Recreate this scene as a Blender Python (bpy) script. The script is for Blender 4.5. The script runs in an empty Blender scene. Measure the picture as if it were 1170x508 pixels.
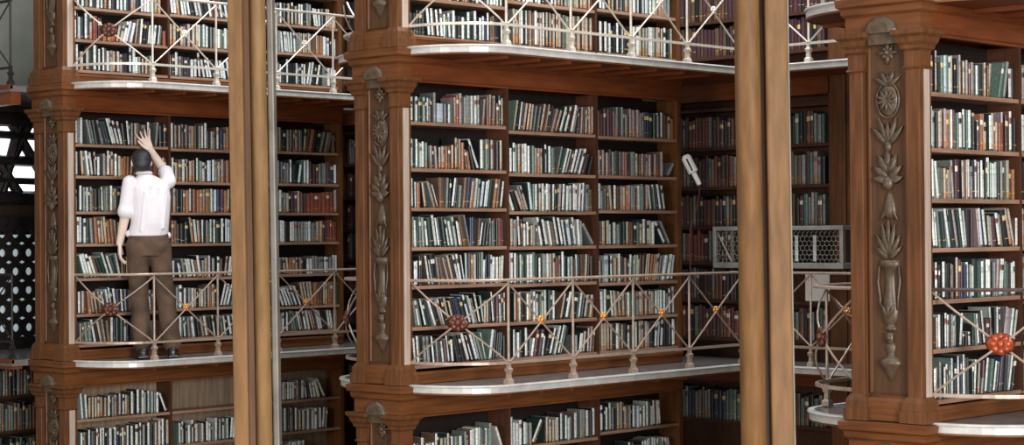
# Library hall with iron galleries, carved oak piers and law-book stacks.
import bpy, bmesh, math, random
from mathutils import Vector, Matrix

S = 2.15            # tier height
PITCH = 3.8077      # distance between stacks
THK = 0.41          # stack thickness
AW = 0.5228         # gallery width
DEPTH = 2.7188      # stack length
BACK = 3.35         # back shelving plane
COLS = [(0.0, .899), (.899, 1.811), (1.811, 2.719)]
scene = bpy.context.scene
COL = bpy.context.scene.collection

BOOK_ROWS = [  # some thin dark books stand in for shade between pale spines
(0,0,0,0.765,'27,204,185,0,p 50,222,185,0,m 74,152,211,0,c 92,184,165,0,w 112,103,154,0,n 124,279,181,0,e 155,244,191,0,l 182,282,195,0,e 213,265,190,0,w 242,232,196,0,c 268,100,179,0,k 280,176,184,0,k 299,189,202,0,p 320,136,197,0,b 336,205,170,0,c 359,159,173,0,c 377,197,180,0,p 399,179,162,0,m 419,274,172,0,p 449,228,165,0,c 474,229,160,0,w 500,230,157,0,e 525,375,171,0,n 566,183,179,0,c 587,138,167,0,b 603,282,177,83,c 707,238,190,156,e 743,289,196,122,g 807,257,159,0,w 833,257,163,0,w 859,264,164,0,k'),
(0,0,0,0.634,'28,183,200,0,p 47,141,212,0,w 62,237,188,0,g 86,131,182,0,n 100,282,189,0,c 129,206,195,0,c 150,102,183,0,m 161,263,204,0,p 188,373,178,0,o 227,196,201,0,w 247,117,198,0,b 259,135,176,0,n 274,235,185,0,e 298,302,190,0,w 329,237,179,0,n 353,222,209,0,w 377,153,205,0,e 393,104,202,0,n 404,296,206,0,w 434,139,175,0,n 449,253,194,0,p 475,185,150,0,k 494,254,157,0,c 521,301,191,0,o 551,141,192,0,p 566,303,150,0,c 598,249,187,0,w 623,141,184,0,n 638,248,199,0,c 664,144,154,0,r 679,206,153,0,c 700,130,151,0,o 714,346,153,0,r 750,189,209,0,p 769,151,196,0,k 785,266,194,0,m 813,257,216,0,w 839,170,201,0,k 857,293,181,0,k'),
(0,0,0,0.516,'26,252,154,0,w 55,166,197,-14,w 90,234,189,-73,w 114,332,157,0,e 151,191,154,-11,c 170,135,148,-11,b 185,238,146,0,c 209,189,163,0,b 241,190,197,-44,g 260,291,201,0,m 290,291,202,0,m 324,192,197,-14,c 344,243,192,0,m 369,194,201,0,c 389,245,203,0,w 414,195,168,0,g 434,298,193,0,k 464,217,203,0,w 487,126,190,0,k 500,198,193,0,w 520,199,202,0,w 541,199,152,0,t 561,169,196,0,k 579,305,219,0,w 610,265,192,0,t 637,224,189,0,w 660,256,196,0,t 686,257,191,0,k 713,227,201,0,g 736,345,203,0,b 771,315,208,0,c 803,371,163,0,b 841,264,161,0,o 868,134,155,0,k'),
(0,0,0,0.4,'63,264,201,-76,w 93,174,184,-69,w 115,220,187,-81,e 139,313,185,-81,n 186,213,202,-129,w 209,94,195,-129,k 219,224,195,-117,w 243,365,196,-121,n 285,226,198,-130,p 308,274,198,-121,n 336,228,203,-106,w 362,182,190,-82,t 383,421,195,0,k 431,280,189,0,m 484,233,200,-80,p 509,234,203,-81,w 538,332,198,-97,u 573,285,196,-97,w 601,287,163,-66,c 631,189,158,-68,g 651,339,158,-68,m 701,291,180,-122,w 731,292,173,-114,g 766,395,198,-129,k 820,245,209,-165,c 846,195,206,-165,c 861,247,152,0,w'),
(0,0,0,0.279,'53,243,148,0,w 80,169,188,0,t 99,118,175,0,k 113,276,172,0,k 143,267,190,0,w 173,433,181,0,k 220,167,179,0,c 239,168,173,0,m 258,231,210,0,c 283,305,198,0,m 317,201,186,0,u 339,307,174,0,u 373,256,184,0,w 402,225,171,0,g 427,269,164,0,w 456,442,199,0,n 505,207,186,0,w 528,208,192,0,e 551,263,195,0,w 580,215,194,0,w 604,96,191,0,e 615,156,182,0,k 633,211,179,0,g 656,267,194,48,p 686,269,196,64,w 715,269,195,64,w 762,327,182,0,e 796,273,168,0,n 824,274,174,0,w 852,204,180,0,w 873,120,179,0,e'),
(0,0,0,0.164,'63,106,155,0,k 78,220,158,0,c 107,183,171,0,w 132,107,166,0,k 146,156,178,0,w 167,97,168,0,k 181,224,167,24,w 211,147,168,0,g 231,187,158,0,c 256,188,161,0,g 281,228,171,61,w 311,229,65,0,b 342,191,72,0,k 367,191,72,0,k 393,192,72,-29,w 418,152,114,0,k 445,234,165,-53,e 472,235,163,-66,w 501,236,169,-64,k 535,155,178,-98,w 554,320,128,0,m 596,157,137,0,b 625,174,192,-57,w 643,141,189,0,k 660,171,191,0,w 683,80,180,0,k 694,227,187,0,w 724,118,182,0,k 740,182,191,123,p 765,182,184,123,p 789,247,179,127,w 822,248,170,135,t'),
(0,0,0,0.045,'34,210,157,0,w 62,219,161,0,c 91,155,190,0,g 112,196,173,0,n 138,169,160,0,w 161,102,148,0,b 175,177,172,0,w 199,96,165,0,e 212,142,201,0,w 232,91,192,0,u 244,284,174,0,n 282,184,208,0,w 307,119,199,0,u 323,193,215,0,w 349,129,197,0,n 366,136,195,0,n 385,162,175,0,t 407,206,176,0,k 434,147,182,51,w 454,94,177,51,k 467,208,163,57,c 495,209,81,115,g 524,210,172,55,m 551,211,183,92,w 579,300,175,108,e 619,166,165,116,w 641,128,154,116,k 658,214,156,121,c 687,215,178,109,u 719,262,187,77,k 750,262,187,77,k 785,169,189,131,w 808,87,183,131,k 824,265,182,110,k'),
(1,0,0,0.777,'20,187,156,0,w 40,305,163,0,k 71,227,162,0,w 94,386,153,0,n 135,190,161,0,t 156,150,152,0,k 173,151,159,0,w 189,151,154,0,g 206,191,166,0,k 228,216,195,0,g 251,667,126,0,l 323,226,126,0,g 348,146,124,0,u 364,293,126,0,w 396,139,124,0,e 427,180,173,0,p 447,263,190,0,r 475,272,202,0,p 505,223,178,0,g 530,257,190,0,g 558,225,190,0,g 582,234,191,0,w 608,234,192,0,w 634,190,196,0,t 655,104,188,0,n 685,203,174,53,p 720,246,189,0,b 745,184,205,23,p 764,139,187,23,b 779,248,199,24,p 810,291,152,0,b 840,249,205,0,n 866,207,188,0,c'),
(1,0,0,0.638,'20,157,189,0,w 37,330,180,0,n 70,191,187,0,w 90,82,169,0,e 99,246,162,0,t 127,210,173,0,w 151,174,167,0,g 180,175,145,-40,n 197,278,150,0,p 226,132,136,0,k 249,191,147,-41,p 268,66,145,0,n 275,214,140,0,c 297,215,147,0,c 320,178,147,0,c 341,216,148,0,o 366,217,146,0,b 391,217,158,0,c 416,218,206,0,c 441,143,198,0,o 458,181,200,0,c 479,258,177,0,o 523,220,132,-77,b 551,221,121,-102,o 586,260,160,-159,k 640,222,216,-244,w 656,262,201,0,w 683,185,199,0,g 702,302,205,0,e 733,148,205,0,w 748,148,183,0,n 764,259,203,0,c 790,155,197,0,m 806,306,193,0,k 838,229,201,0,c 861,229,200,0,k'),
(1,0,0,0.52,'24,201,188,-11,w 44,126,174,-11,u 58,183,165,0,w 77,337,160,0,o 136,223,164,-90,c 224,230,176,-205,g 250,105,165,-205,b 262,149,157,-195,w 287,465,198,0,b 337,190,197,33,g 358,190,190,46,k 379,191,197,91,w 401,231,184,85,k 425,232,155,98,e 459,232,149,59,g 483,314,199,67,b 515,396,201,78,u 556,240,178,89,c 580,150,174,89,o 599,237,198,81,l 626,237,192,72,g 650,279,177,89,l 679,239,179,89,w 705,198,188,96,w 727,448,190,96,n 776,283,196,96,o 809,284,194,84,b 838,201,181,90,w'),
(1,0,0,0.402,'34,183,195,0,g 59,221,173,-25,w 82,222,167,-25,n 105,223,196,-22,e 132,262,192,-34,g 167,186,169,-63,w 187,419,188,-68,n 240,265,208,-95,w 269,188,190,-101,w 289,267,194,-91,n 316,267,192,-91,n 351,110,180,-112,w 363,229,173,-112,e 391,230,170,-129,w 415,223,198,-113,t 438,160,196,-113,k 455,192,168,-108,w 476,152,157,-112,c 498,394,203,-132,b 541,113,213,-139,g 560,236,191,0,u 585,236,194,0,u 611,155,181,0,k 629,197,185,48,b 650,156,158,99,w 670,280,154,89,k 699,280,153,89,k 750,157,187,0,g 766,116,171,0,g 778,242,180,0,k 803,242,175,0,k 828,410,187,0,r 869,160,179,0,u'),
(1,0,0,0.287,'39,253,156,0,w 68,179,161,0,w 88,236,191,0,k 114,236,190,0,k 172,185,194,-108,w 191,101,193,-108,n 208,144,167,-128,w 223,449,199,-85,k 271,183,184,-90,g 298,375,181,-116,b 357,169,181,-182,p 375,123,164,-182,b 388,166,198,-166,c 406,127,184,-166,o 422,264,189,-172,k 450,226,199,-167,w 473,226,202,-127,w 496,109,196,-110,w 507,205,204,-21,t 528,132,193,-21,u 542,228,200,0,b 565,190,193,0,o 585,190,189,0,g 604,151,195,0,w 620,191,196,0,k 640,191,203,0,e 660,192,209,0,g 679,233,157,28,w 710,193,181,0,k 730,194,195,0,u 750,154,189,12,w 766,276,176,25,w 801,195,175,0,w 821,236,177,13,c 846,278,182,37,w'),
(1,0,0,0.164,'67,139,166,-98,g 89,204,172,-122,w 110,149,170,-122,e 138,140,184,-162,w 157,234,169,-174,n 182,234,171,-174,n 221,216,174,-218,w 244,330,176,-197,k 284,196,165,-212,p 305,128,156,-212,k 319,143,182,-202,w 335,258,185,-185,k 362,220,183,-164,c 385,183,160,-158,c 404,222,183,-142,k 427,222,184,-142,k 458,378,181,-165,u 506,302,181,-193,n 542,210,202,-201,l 565,86,189,-201,k 574,187,194,-181,t 594,109,176,-178,w 608,227,171,-184,g 632,167,208,-151,w 650,132,196,-151,e 664,71,186,-117,k 671,150,186,-95,t 686,230,148,0,c 710,191,154,0,c 730,151,161,0,k 760,112,208,-53,w 772,232,187,0,m 795,273,176,0,m 830,153,187,-23,w 846,234,193,0,k 870,113,198,0,w'),
(1,0,0,0.05,'53,183,174,-47,w 74,183,187,-44,w 95,337,181,-46,k 133,261,179,-48,g 162,255,181,-48,g 191,115,172,-48,k 209,147,183,-69,w 224,148,120,0,k 251,187,145,-58,g 270,226,146,-58,k 298,188,145,-76,w 317,307,156,-70,m 352,150,181,-84,w 368,150,172,-78,k 384,230,151,-58,w 430,258,181,-147,k 458,258,182,-147,k 485,258,183,-147,k 529,273,194,-197,w 559,113,180,-199,w 572,355,185,-199,k 610,235,183,-200,w 635,195,190,-177,t 664,237,156,-205,g 688,74,191,-144,w 721,281,201,89,w 755,240,195,71,k 783,221,177,64,k 805,221,180,64,k 831,159,176,53,e 861,243,156,0,k'),
(1,0,1,0.764,'981,209,211,112,c 1006,140,193,112,k 1025,175,200,99,w 1045,237,195,105,k 1074,238,193,105,c 1103,238,190,105,c 1132,185,187,90,c 1154,109,176,90,m 1168,175,179,114,g 1189,119,177,114,n 1204,183,177,118,g 1227,113,168,118,k 1241,241,196,143,c 1270,118,187,143,b 1285,170,196,143,c 1306,129,179,143,b 1322,245,189,168,k 1352,171,174,207,p 1373,130,167,207,o 1389,234,164,220,c 1417,132,160,220,k 1436,208,193,208,w 1459,160,188,208,e 1479,249,193,203,w 1512,250,190,187,k 1547,251,203,162,w 1576,208,190,153,g 1598,101,181,153,k 1632,253,178,79,m 1670,174,191,38,p 1688,138,181,38,b 1707,190,170,21,c 1727,123,155,21,m 1745,201,196,0,c 1766,114,180,0,o 1778,191,198,0,c'),
(1,0,2,0.761,'1844,306,177,0,b 1875,386,155,0,m 1915,270,193,0,m 1943,270,191,0,m 1970,391,193,0,m 2010,257,184,0,p 2037,208,167,0,b 2058,254,214,0,g 2084,134,200,0,k 2099,244,214,0,g 2124,143,197,0,u 2139,281,161,0,g 2168,190,152,0,n 2188,245,206,0,p 2213,148,198,0,b 2229,225,200,0,p 2252,169,184,0,b 2270,239,202,0,p 2294,239,200,0,p 2319,241,181,0,g 2344,241,184,0,g 2369,284,190,0,u 2398,284,190,0,u 2427,370,181,0,n 2465,370,178,0,n 2503,242,188,0,l 2528,164,173,0,b 2545,276,194,0,w 2573,132,188,0,n 2587,418,176,0,b 2630,334,166,0,c 2664,422,151,0,o'),
(1,0,1,0.631,'936,261,168,0,w 965,262,205,0,w 994,263,194,0,e 1024,218,199,0,c 1048,106,185,0,b 1061,252,200,0,w 1089,252,203,0,w 1117,225,188,0,w 1142,130,183,0,k 1157,268,190,0,e 1187,205,175,0,p 1210,126,167,0,o 1224,270,175,0,p 1254,202,174,0,c 1277,131,173,0,k 1292,192,202,0,w 1314,142,188,0,n 1330,273,192,0,w 1361,345,181,0,e 1414,198,196,162,g 1437,141,185,162,n 1453,230,186,196,w 1479,110,174,196,k 1492,254,181,202,l 1520,159,176,202,b 1538,280,181,203,w 1569,136,170,215,n 1585,223,191,217,w 1610,122,180,217,u 1624,212,191,217,w 1648,135,189,217,e 1664,248,147,221,m 1691,248,150,221,m 1727,285,133,184,k'),
(1,0,2,0.631,'1842,289,180,0,p 1871,184,165,0,k 1890,239,181,0,p 1915,154,167,0,k 1931,239,162,0,p 1956,156,154,0,m 1973,240,186,0,n 1997,234,170,0,g 2022,164,169,0,b 2039,408,178,0,n 2080,243,173,0,p 2105,159,170,0,m 2122,256,173,0,p 2149,148,172,0,o 2164,498,158,0,m 2215,416,175,0,e 2257,232,164,0,c 2281,178,162,0,b 2300,334,161,0,b 2334,237,163,0,c 2358,176,155,0,m 2377,251,160,0,p 2403,251,159,0,p 2429,425,166,0,m 2472,244,164,0,p 2497,176,158,0,b 2515,342,176,0,b 2550,343,183,0,p 2603,345,111,384,g'),
(1,0,1,0.511,'968,281,144,-234,w 999,355,142,-234,k 1046,283,146,-260,c 1077,211,180,-238,g 1100,212,184,-226,c 1134,287,196,-83,l 1164,288,185,0,e 1194,215,185,0,w 1217,140,182,0,k 1232,290,189,0,c 1262,221,191,0,w 1286,137,173,0,e 1301,292,190,0,w 1331,250,187,0,g 1357,111,175,0,k 1370,217,187,23,w 1393,146,180,23,k 1408,144,188,23,k 1424,296,189,46,p 1455,256,190,46,w 1482,110,178,46,b 1500,299,178,24,w 1538,300,183,0,t 1568,301,193,0,w 1599,302,183,24,w 1630,212,194,45,w 1651,161,182,45,u 1669,212,201,44,w 1690,162,189,44,u 1714,260,190,23,g 1740,116,190,23,e 1758,386,156,0,b'),
(1,0,2,0.516,'1839,318,189,0,l 1871,222,138,0,g 1894,171,137,0,u 1912,237,149,0,g 1937,157,146,0,b 1966,262,176,-53,c 1993,134,172,-53,b 2007,262,178,0,w 2034,136,173,0,n 2048,408,167,0,b 2089,326,172,0,p 2123,241,167,0,c 2147,162,165,0,o 2164,329,179,0,p 2198,265,173,0,g 2225,142,159,0,e 2239,228,169,0,g 2263,181,160,0,b 2281,272,180,0,w 2309,139,179,0,e 2324,228,191,0,g 2347,184,176,0,k 2366,336,187,0,c 2425,247,183,-81,w 2451,169,174,-81,n 2468,265,187,-79,w 2496,153,181,-79,k 2520,254,191,-105,w 2546,165,173,-105,u 2565,254,184,-108,t'),
(1,0,1,0.4,'938,274,188,0,c 968,240,178,0,g 993,240,183,0,g 1030,205,203,-39,w 1051,135,185,-39,b 1065,198,154,0,w 1085,144,152,0,k 1100,239,165,0,w 1125,103,162,0,b 1136,237,143,0,c 1160,108,133,0,b 1171,255,153,0,g 1197,163,146,0,b 1246,240,200,-123,w 1271,107,198,-123,k 1285,284,185,-130,w 1314,212,159,-130,g 1336,247,174,-119,w 1362,104,172,-119,b 1374,208,169,-123,g 1396,145,169,-123,b 1412,216,203,-124,w 1435,138,185,-124,k 1451,250,197,-128,w 1477,106,182,-128,k 1488,209,181,-117,w 1510,149,171,-117,k 1526,378,182,-94,l 1565,207,177,-94,n 1586,250,198,-87,w 1612,112,183,-87,u 1624,295,183,-46,w 1654,220,174,-24,g 1768,300,173,-370,g'),
(1,0,2,0.4,'1860,318,144,0,m 1893,361,172,0,c 1930,361,176,0,c 1967,265,149,0,t 1994,132,137,0,k 2008,324,162,0,w 2041,325,147,0,g 2074,493,158,0,n 2125,244,168,0,n 2150,264,169,0,c 2177,141,166,0,m 2192,415,163,0,o 2234,332,164,0,k 2268,333,163,0,e 2302,334,151,0,c 2336,265,185,0,w 2364,148,183,0,k 2379,337,171,0,c 2414,251,176,0,w 2440,339,165,0,w 2572,293,187,-342,w 2608,131,172,-342,k 2624,257,191,-324,g'),
(1,0,1,0.282,'914,254,211,0,w 942,254,211,0,w 970,255,209,0,w 998,256,188,0,k 1026,214,199,0,t 1050,102,185,0,e 1062,325,190,0,k 1098,293,198,0,w 1130,293,199,0,w 1162,329,211,0,e 1198,195,189,0,k 1220,202,174,0,w 1243,121,170,0,n 1257,231,201,0,g 1282,231,197,0,g 1308,266,200,0,w 1337,267,198,0,c 1367,268,202,0,c 1396,338,169,0,r 1433,200,186,0,g 1456,271,213,0,w 1486,272,184,0,k 1516,225,172,0,t 1541,109,162,0,k 1553,270,178,0,t 1583,137,162,0,b 1599,204,190,0,l 1621,276,179,0,k 1652,420,187,0,b 1698,236,190,43,c 1724,106,190,43,b 1748,242,179,0,k 1773,242,181,0,k'),
(1,0,2,0.276,'1825,236,181,0,c 1855,206,157,0,g 1882,206,156,0,g 1909,547,193,0,l 1979,166,193,0,w 2001,129,176,0,e 2018,252,171,0,c 2051,106,171,0,o 2066,243,203,0,w 2097,244,184,0,k 2129,240,174,0,p 2160,123,161,0,b 2177,239,196,35,w 2208,127,186,35,e 2225,184,192,35,t 2249,184,192,35,t 2273,184,161,42,c 2297,217,191,36,b 2326,217,189,36,b 2354,186,196,70,c 2378,186,201,70,c 2403,187,197,89,o 2428,187,193,89,o 2452,188,195,107,c 2477,188,201,107,c 2502,189,183,117,g 2527,124,179,117,k 2543,190,186,135,w 2568,190,186,135,w 2593,191,194,132,w 2618,191,194,132,w 2649,259,185,99,w'),
(1,0,1,0.163,'976,240,197,0,c 1004,145,193,0,o 1020,260,198,0,w 1050,396,178,0,k 1094,263,188,0,w 1124,182,185,0,c 1144,141,173,0,b 1161,207,200,0,w 1184,118,192,0,n 1198,230,184,0,w 1224,165,179,0,e 1243,267,195,0,c 1273,226,208,0,w 1299,104,191,0,u 1311,235,207,0,n 1338,235,203,0,n 1364,212,202,0,w 1388,121,197,0,k 1441,217,184,149,c 1466,118,179,149,k 1480,275,191,145,w 1510,205,183,150,b 1548,205,167,93,g 1570,420,172,93,k 1613,191,184,109,w 1633,152,178,109,k 1649,280,160,123,g 1678,237,164,124,c 1702,180,155,124,k 1734,253,161,75,c 1760,167,147,75,b'),
(1,0,2,0.16,'1862,308,186,-24,w 1894,256,203,0,w 1921,125,201,0,n 1935,391,190,0,n 1989,232,191,-47,w 2013,292,189,-49,c 2043,174,176,-49,b 2062,241,183,-50,c 2087,147,174,-50,b 2102,301,173,-27,c 2132,170,158,-27,b 2150,236,173,0,w 2174,361,170,0,e 2211,361,169,0,e 2247,321,172,0,g 2280,323,174,0,c 2313,324,179,0,c 2346,277,180,0,c 2374,124,172,0,b 2387,243,175,0,c 2412,243,175,0,c 2437,328,171,0,c 2470,330,176,0,w 2504,246,179,0,w 2530,246,182,0,w 2556,246,176,0,w 2582,164,176,0,u 2599,248,155,0,g 2625,252,189,0,w 2652,161,174,0,k 2669,337,201,0,w'),
(1,0,1,0.05,'958,185,192,0,w 980,114,192,0,k 994,244,171,0,w 1023,214,184,0,k 1048,214,182,0,k 1073,247,199,0,w 1102,311,161,0,k 1139,249,124,113,w 1168,315,179,120,m 1205,315,181,120,m 1242,172,137,105,w 1262,137,129,105,k 1279,383,167,177,k 1323,204,188,176,w 1347,107,177,176,n 1360,178,206,176,w 1382,135,201,176,k 1398,188,209,176,w 1420,127,200,176,k 1437,202,200,168,t 1460,114,194,168,n 1588,262,127,0,g 1619,229,136,81,w 1646,229,136,81,w 1673,264,148,76,c 1708,188,171,44,c 1727,138,163,44,o 1743,214,181,63,p 1768,113,169,63,b'),
(1,0,2,0.05,'1875,294,195,0,c 1906,295,200,0,c 1938,296,197,0,c 1970,221,190,0,c 1994,298,190,0,k 2026,299,192,0,w 2059,300,193,0,g 2091,224,181,0,c 2116,380,184,0,k 2156,304,172,0,w 2189,462,174,0,k 2239,306,195,0,w 2272,308,198,0,c 2305,216,202,0,c 2328,164,190,0,k 2347,310,194,0,c 2380,311,182,0,p 2414,312,188,0,n 2447,235,176,52,w 2473,151,164,52,u 2490,315,186,49,w 2523,316,199,45,w 2571,277,197,0,k 2599,277,200,0,k 2627,238,198,0,w 2652,238,200,0,w 2676,288,197,0,w'),
(1,-1,1,0.772,'917,280,203,0,w 945,143,201,0,u 961,286,162,0,w 990,287,153,0,w 1020,288,173,0,w 1049,289,158,0,w 1079,290,148,0,g 1109,291,148,0,g 1139,234,177,305,w 1165,125,167,305,b 1275,297,176,0,c 1305,254,160,0,c 1331,113,149,0,b 1343,261,154,0,c 1370,261,156,0,c 1397,258,162,0,w 1424,112,153,0,k 1436,229,188,0,w 1459,143,187,0,k 1475,226,173,0,w 1498,304,153,0,t 1529,238,158,0,g 1554,138,142,0,u 1568,307,183,0,w 1631,349,201,0,g 1667,349,196,0,g 1703,311,190,0,w 1735,313,187,0,k 1767,314,200,0,w'),
(1,-1,2,0.785,'1861,273,185,0,w 1889,120,172,0,k 1902,226,170,0,w 1926,168,162,0,n 1943,235,198,0,w 1967,161,192,0,k 1984,274,161,0,g 2013,124,156,0,k 2026,315,192,0,c 2058,168,177,0,b 2076,253,194,0,c 2102,149,189,0,k 2117,246,161,0,c 2143,158,156,0,b 2159,278,162,0,g 2188,127,152,0,n 2201,245,162,0,w 2227,163,160,0,e 2244,332,159,0,l 2278,236,141,0,w 2302,174,136,0,n 2321,281,153,0,w 2349,132,146,0,k 2363,260,180,0,w 2390,155,172,0,n 2406,338,142,0,w 2447,253,182,-27,w 2473,253,181,-27,w 2507,254,177,-55,w'),
(1,-1,2,0.653,'1866,319,139,0,n 1899,319,135,0,n 1932,321,126,0,w 1965,488,136,0,k 2014,328,149,0,c 2048,155,140,0,k 2064,326,151,0,n 2097,326,152,0,n 2131,328,139,0,g 2164,231,183,0,w 2188,174,182,0,k 2207,331,160,0,g 2240,290,150,0,w 2270,290,152,0,w 2300,249,181,0,w 2326,249,183,0,w 2351,293,186,0,w 2382,293,192,0,w 2412,252,198,0,w 2438,252,192,0,w 2464,257,188,0,w 2490,162,179,0,b 2507,254,181,0,w 2533,254,188,0,w 2593,300,186,-109,w 2624,300,181,-109,w'),
(1,-1,1,0.653,'921,283,162,0,w 950,144,149,0,u 966,276,152,0,g 994,152,145,0,u 1010,257,153,0,w 1037,174,152,0,b 1055,292,159,0,w 1085,292,161,0,w 1115,294,151,0,g 1145,294,151,0,g 1175,277,154,0,w 1203,162,144,0,u 1220,297,165,0,c 1251,297,161,0,c 1281,299,150,0,w 1312,299,151,0,w 1343,301,156,0,c 1374,301,155,0,c 1405,303,154,0,w 1436,303,156,0,w 1467,306,155,0,w 1498,306,155,0,w 1530,308,152,0,g 1561,308,156,0,g 1593,310,157,0,w 1625,310,157,0,w 1656,312,156,0,w 1688,312,158,0,w 1720,314,156,0,w 1753,314,158,0,w'),
(1,-1,0,0.777,'36,222,86,0,w 58,145,85,0,e 74,205,79,0,k 95,291,119,0,w 125,121,92,0,k 138,293,76,0,w 168,294,79,0,g 198,251,79,0,w 224,212,137,0,w 246,162,133,0,k 263,166,93,0,k 280,254,99,0,c 307,255,103,0,g 333,212,129,0,c 355,168,99,0,k 373,257,103,0,w 399,207,104,0,g 421,131,102,0,e 434,303,104,0,w 466,215,97,0,k 488,216,128,0,g 510,261,100,0,c 537,262,134,0,w 564,308,136,0,w 596,309,144,0,w 627,227,145,0,t 651,121,137,0,e 664,220,126,0,k 687,274,133,0,w 715,168,128,0,e 732,268,163,0,g 834,225,142,-224,w'),
(2,0,0,0.777,'20,242,184,0,w 45,180,187,0,g 64,243,206,0,w 158,245,194,-130,g 185,182,188,-130,e 204,437,189,-113,k 261,217,196,-149,g 284,150,180,-149,u 303,249,186,-158,n 330,249,187,-158,n 360,250,215,-170,w 387,250,216,-170,w 413,210,199,-167,w 436,98,189,-167,b 447,252,192,-132,w 471,383,176,-81,k 510,197,197,-56,w 530,114,191,-56,u 542,254,181,0,g 568,255,181,0,c 594,256,183,0,b 620,190,177,0,b 640,257,169,0,g 666,257,171,0,g 692,227,193,0,w 715,157,184,0,e 768,260,194,58,g 811,396,170,0,k 852,330,183,0,n'),
(2,0,1,0.772,'932,221,207,0,w 955,116,205,0,n 968,239,191,0,c 992,99,187,0,m 1003,232,189,0,c 1027,106,180,0,m 1039,221,201,0,g 1061,119,194,0,u 1074,214,197,0,c 1096,127,189,0,m 1110,279,189,0,g 1139,238,190,0,c 1163,105,188,0,o 1174,280,193,0,k 1203,281,193,0,g 1232,218,193,0,w 1255,128,178,0,n 1268,283,218,0,w 1297,284,152,0,k 1327,284,151,0,c 1356,285,150,0,g 1385,242,187,0,w 1410,109,170,0,k 1422,435,168,0,u 1466,288,141,0,c 1496,289,188,0,o 1525,364,196,0,o 1563,291,186,0,c'),
(2,0,0,0.662,'27,188,188,0,w 47,119,185,0,k 71,259,194,-38,c 98,179,176,-38,b 128,239,196,-77,w 153,136,193,-77,n 168,254,186,-79,w 194,172,190,-40,c 212,139,182,-40,k 226,255,152,0,w 252,190,153,0,k 272,231,178,0,g 295,150,163,0,b 311,195,201,0,w 331,120,199,0,b 344,219,194,0,c 366,164,181,0,b 383,222,178,0,w 406,96,169,0,n 416,260,163,0,c 443,261,144,26,o 470,261,160,24,o 497,262,159,24,o 523,199,163,47,c 544,124,162,47,m 557,264,148,53,b 584,264,145,53,b 715,407,146,0,b 756,408,134,0,o 798,410,148,0,b 840,260,159,0,c 866,143,147,0,b'),
(2,0,1,0.646,'930,234,196,0,w 955,103,188,0,k 966,275,157,0,c 994,418,172,0,b 1036,280,184,0,w 1065,131,181,0,k 1079,231,186,0,c 1103,110,169,0,b 1115,279,172,0,c 1144,195,179,0,c 1164,148,166,0,k 1179,199,198,0,w 1200,146,182,0,e 1216,281,174,0,g 1244,255,164,0,w 1271,164,162,0,b 1288,283,180,0,l 1317,211,181,0,l 1339,285,187,0,w 1368,240,176,0,g 1393,111,166,0,e 1405,249,171,0,c 1431,103,165,0,o 1442,270,193,0,p 1470,157,185,0,m 1486,363,185,0,o 1523,208,194,0,c 1545,148,178,0,b 1560,291,183,0,c'),
(2,0,0,0.532,'20,185,169,0,g 40,128,165,0,k 53,219,202,0,w 75,95,200,0,b 86,208,191,0,g 107,107,185,0,n 118,179,190,0,w 137,137,183,0,n 151,192,195,0,g 171,259,181,0,b 197,293,179,0,k 227,293,181,0,k 263,183,192,-20,w 282,137,177,-20,e 296,218,191,0,g 319,172,187,0,b 337,223,205,0,w 359,168,185,0,e 377,264,184,0,c 404,333,187,0,k 438,194,204,0,p 458,133,187,0,b 643,273,185,0,g 671,131,169,0,u 685,231,184,0,g 709,173,174,0,k 727,235,185,0,w 751,126,171,0,n 764,209,184,0,w 786,152,168,0,k 802,236,185,0,w 826,125,179,0,k 840,261,174,0,g 867,151,171,0,u'),
(2,0,1,0.53,'947,279,195,0,c 975,425,189,0,k 1019,281,188,0,n 1048,282,184,0,o 1077,356,182,0,o 1113,215,194,0,w 1135,134,178,0,u 1150,285,189,0,o 1179,359,183,0,o 1216,360,188,0,o 1252,288,191,0,g 1282,437,195,0,o 1326,212,195,0,w 1348,144,182,0,e 1364,291,190,0,l 1394,366,192,0,u 1431,293,192,0,m 1461,369,183,0,o 1499,227,193,22,c 1522,135,177,22,k 1537,258,180,24,b 1563,258,175,24,b 1597,207,181,0,c 1618,158,178,0,b'),
(2,0,0,0.415,'31,255,209,0,w 58,208,209,0,w 79,106,197,0,u 91,257,197,0,w 117,258,188,0,n 155,259,196,-39,g 182,125,181,-39,u 195,326,204,-38,o 230,260,180,-42,c 256,261,177,-42,c 287,216,212,-55,c 309,105,195,-55,b 323,262,180,-64,o 350,331,192,-60,o 385,264,187,-62,c 411,207,170,0,c 433,118,166,0,b 445,218,206,0,w 467,108,187,0,k 838,270,175,0,g 866,141,168,0,k'),
(2,0,1,0.412,'923,279,188,0,o 952,280,187,0,b 981,425,160,0,k 1024,426,163,0,k 1067,355,175,0,k 1127,201,214,-78,c 1148,148,204,-78,o 1164,285,195,-64,w 1193,298,188,-44,c 1223,126,188,-44,m 1236,197,194,0,w 1257,156,192,0,k 1273,224,190,0,g 1296,130,175,0,e 1309,217,197,0,w 1332,138,193,0,k 1346,223,195,0,w 1369,133,192,0,k 1383,440,185,0,n 1427,252,204,0,w 1453,182,196,0,n 1472,218,203,0,l 1494,218,196,0,w 1517,201,193,0,g 1538,161,190,0,e 1554,213,198,0,w 1576,150,192,0,n 1592,259,188,0,c 1618,259,189,0,c'),
(2,0,0,0.29,'95,257,186,-164,w 127,291,194,-178,w 159,291,190,-178,w 195,259,175,-195,w 223,260,175,-195,b 255,261,167,-208,n 284,261,170,-208,n 312,226,204,-193,w 336,96,193,-193,k 348,263,178,-196,w 376,400,179,-176,n 416,201,193,-122,w 438,124,181,-122,k 450,226,173,-46,c 474,100,156,-46,o 484,196,165,0,c 504,131,153,0,b 518,219,160,0,w 540,109,151,0,e'),
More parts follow.
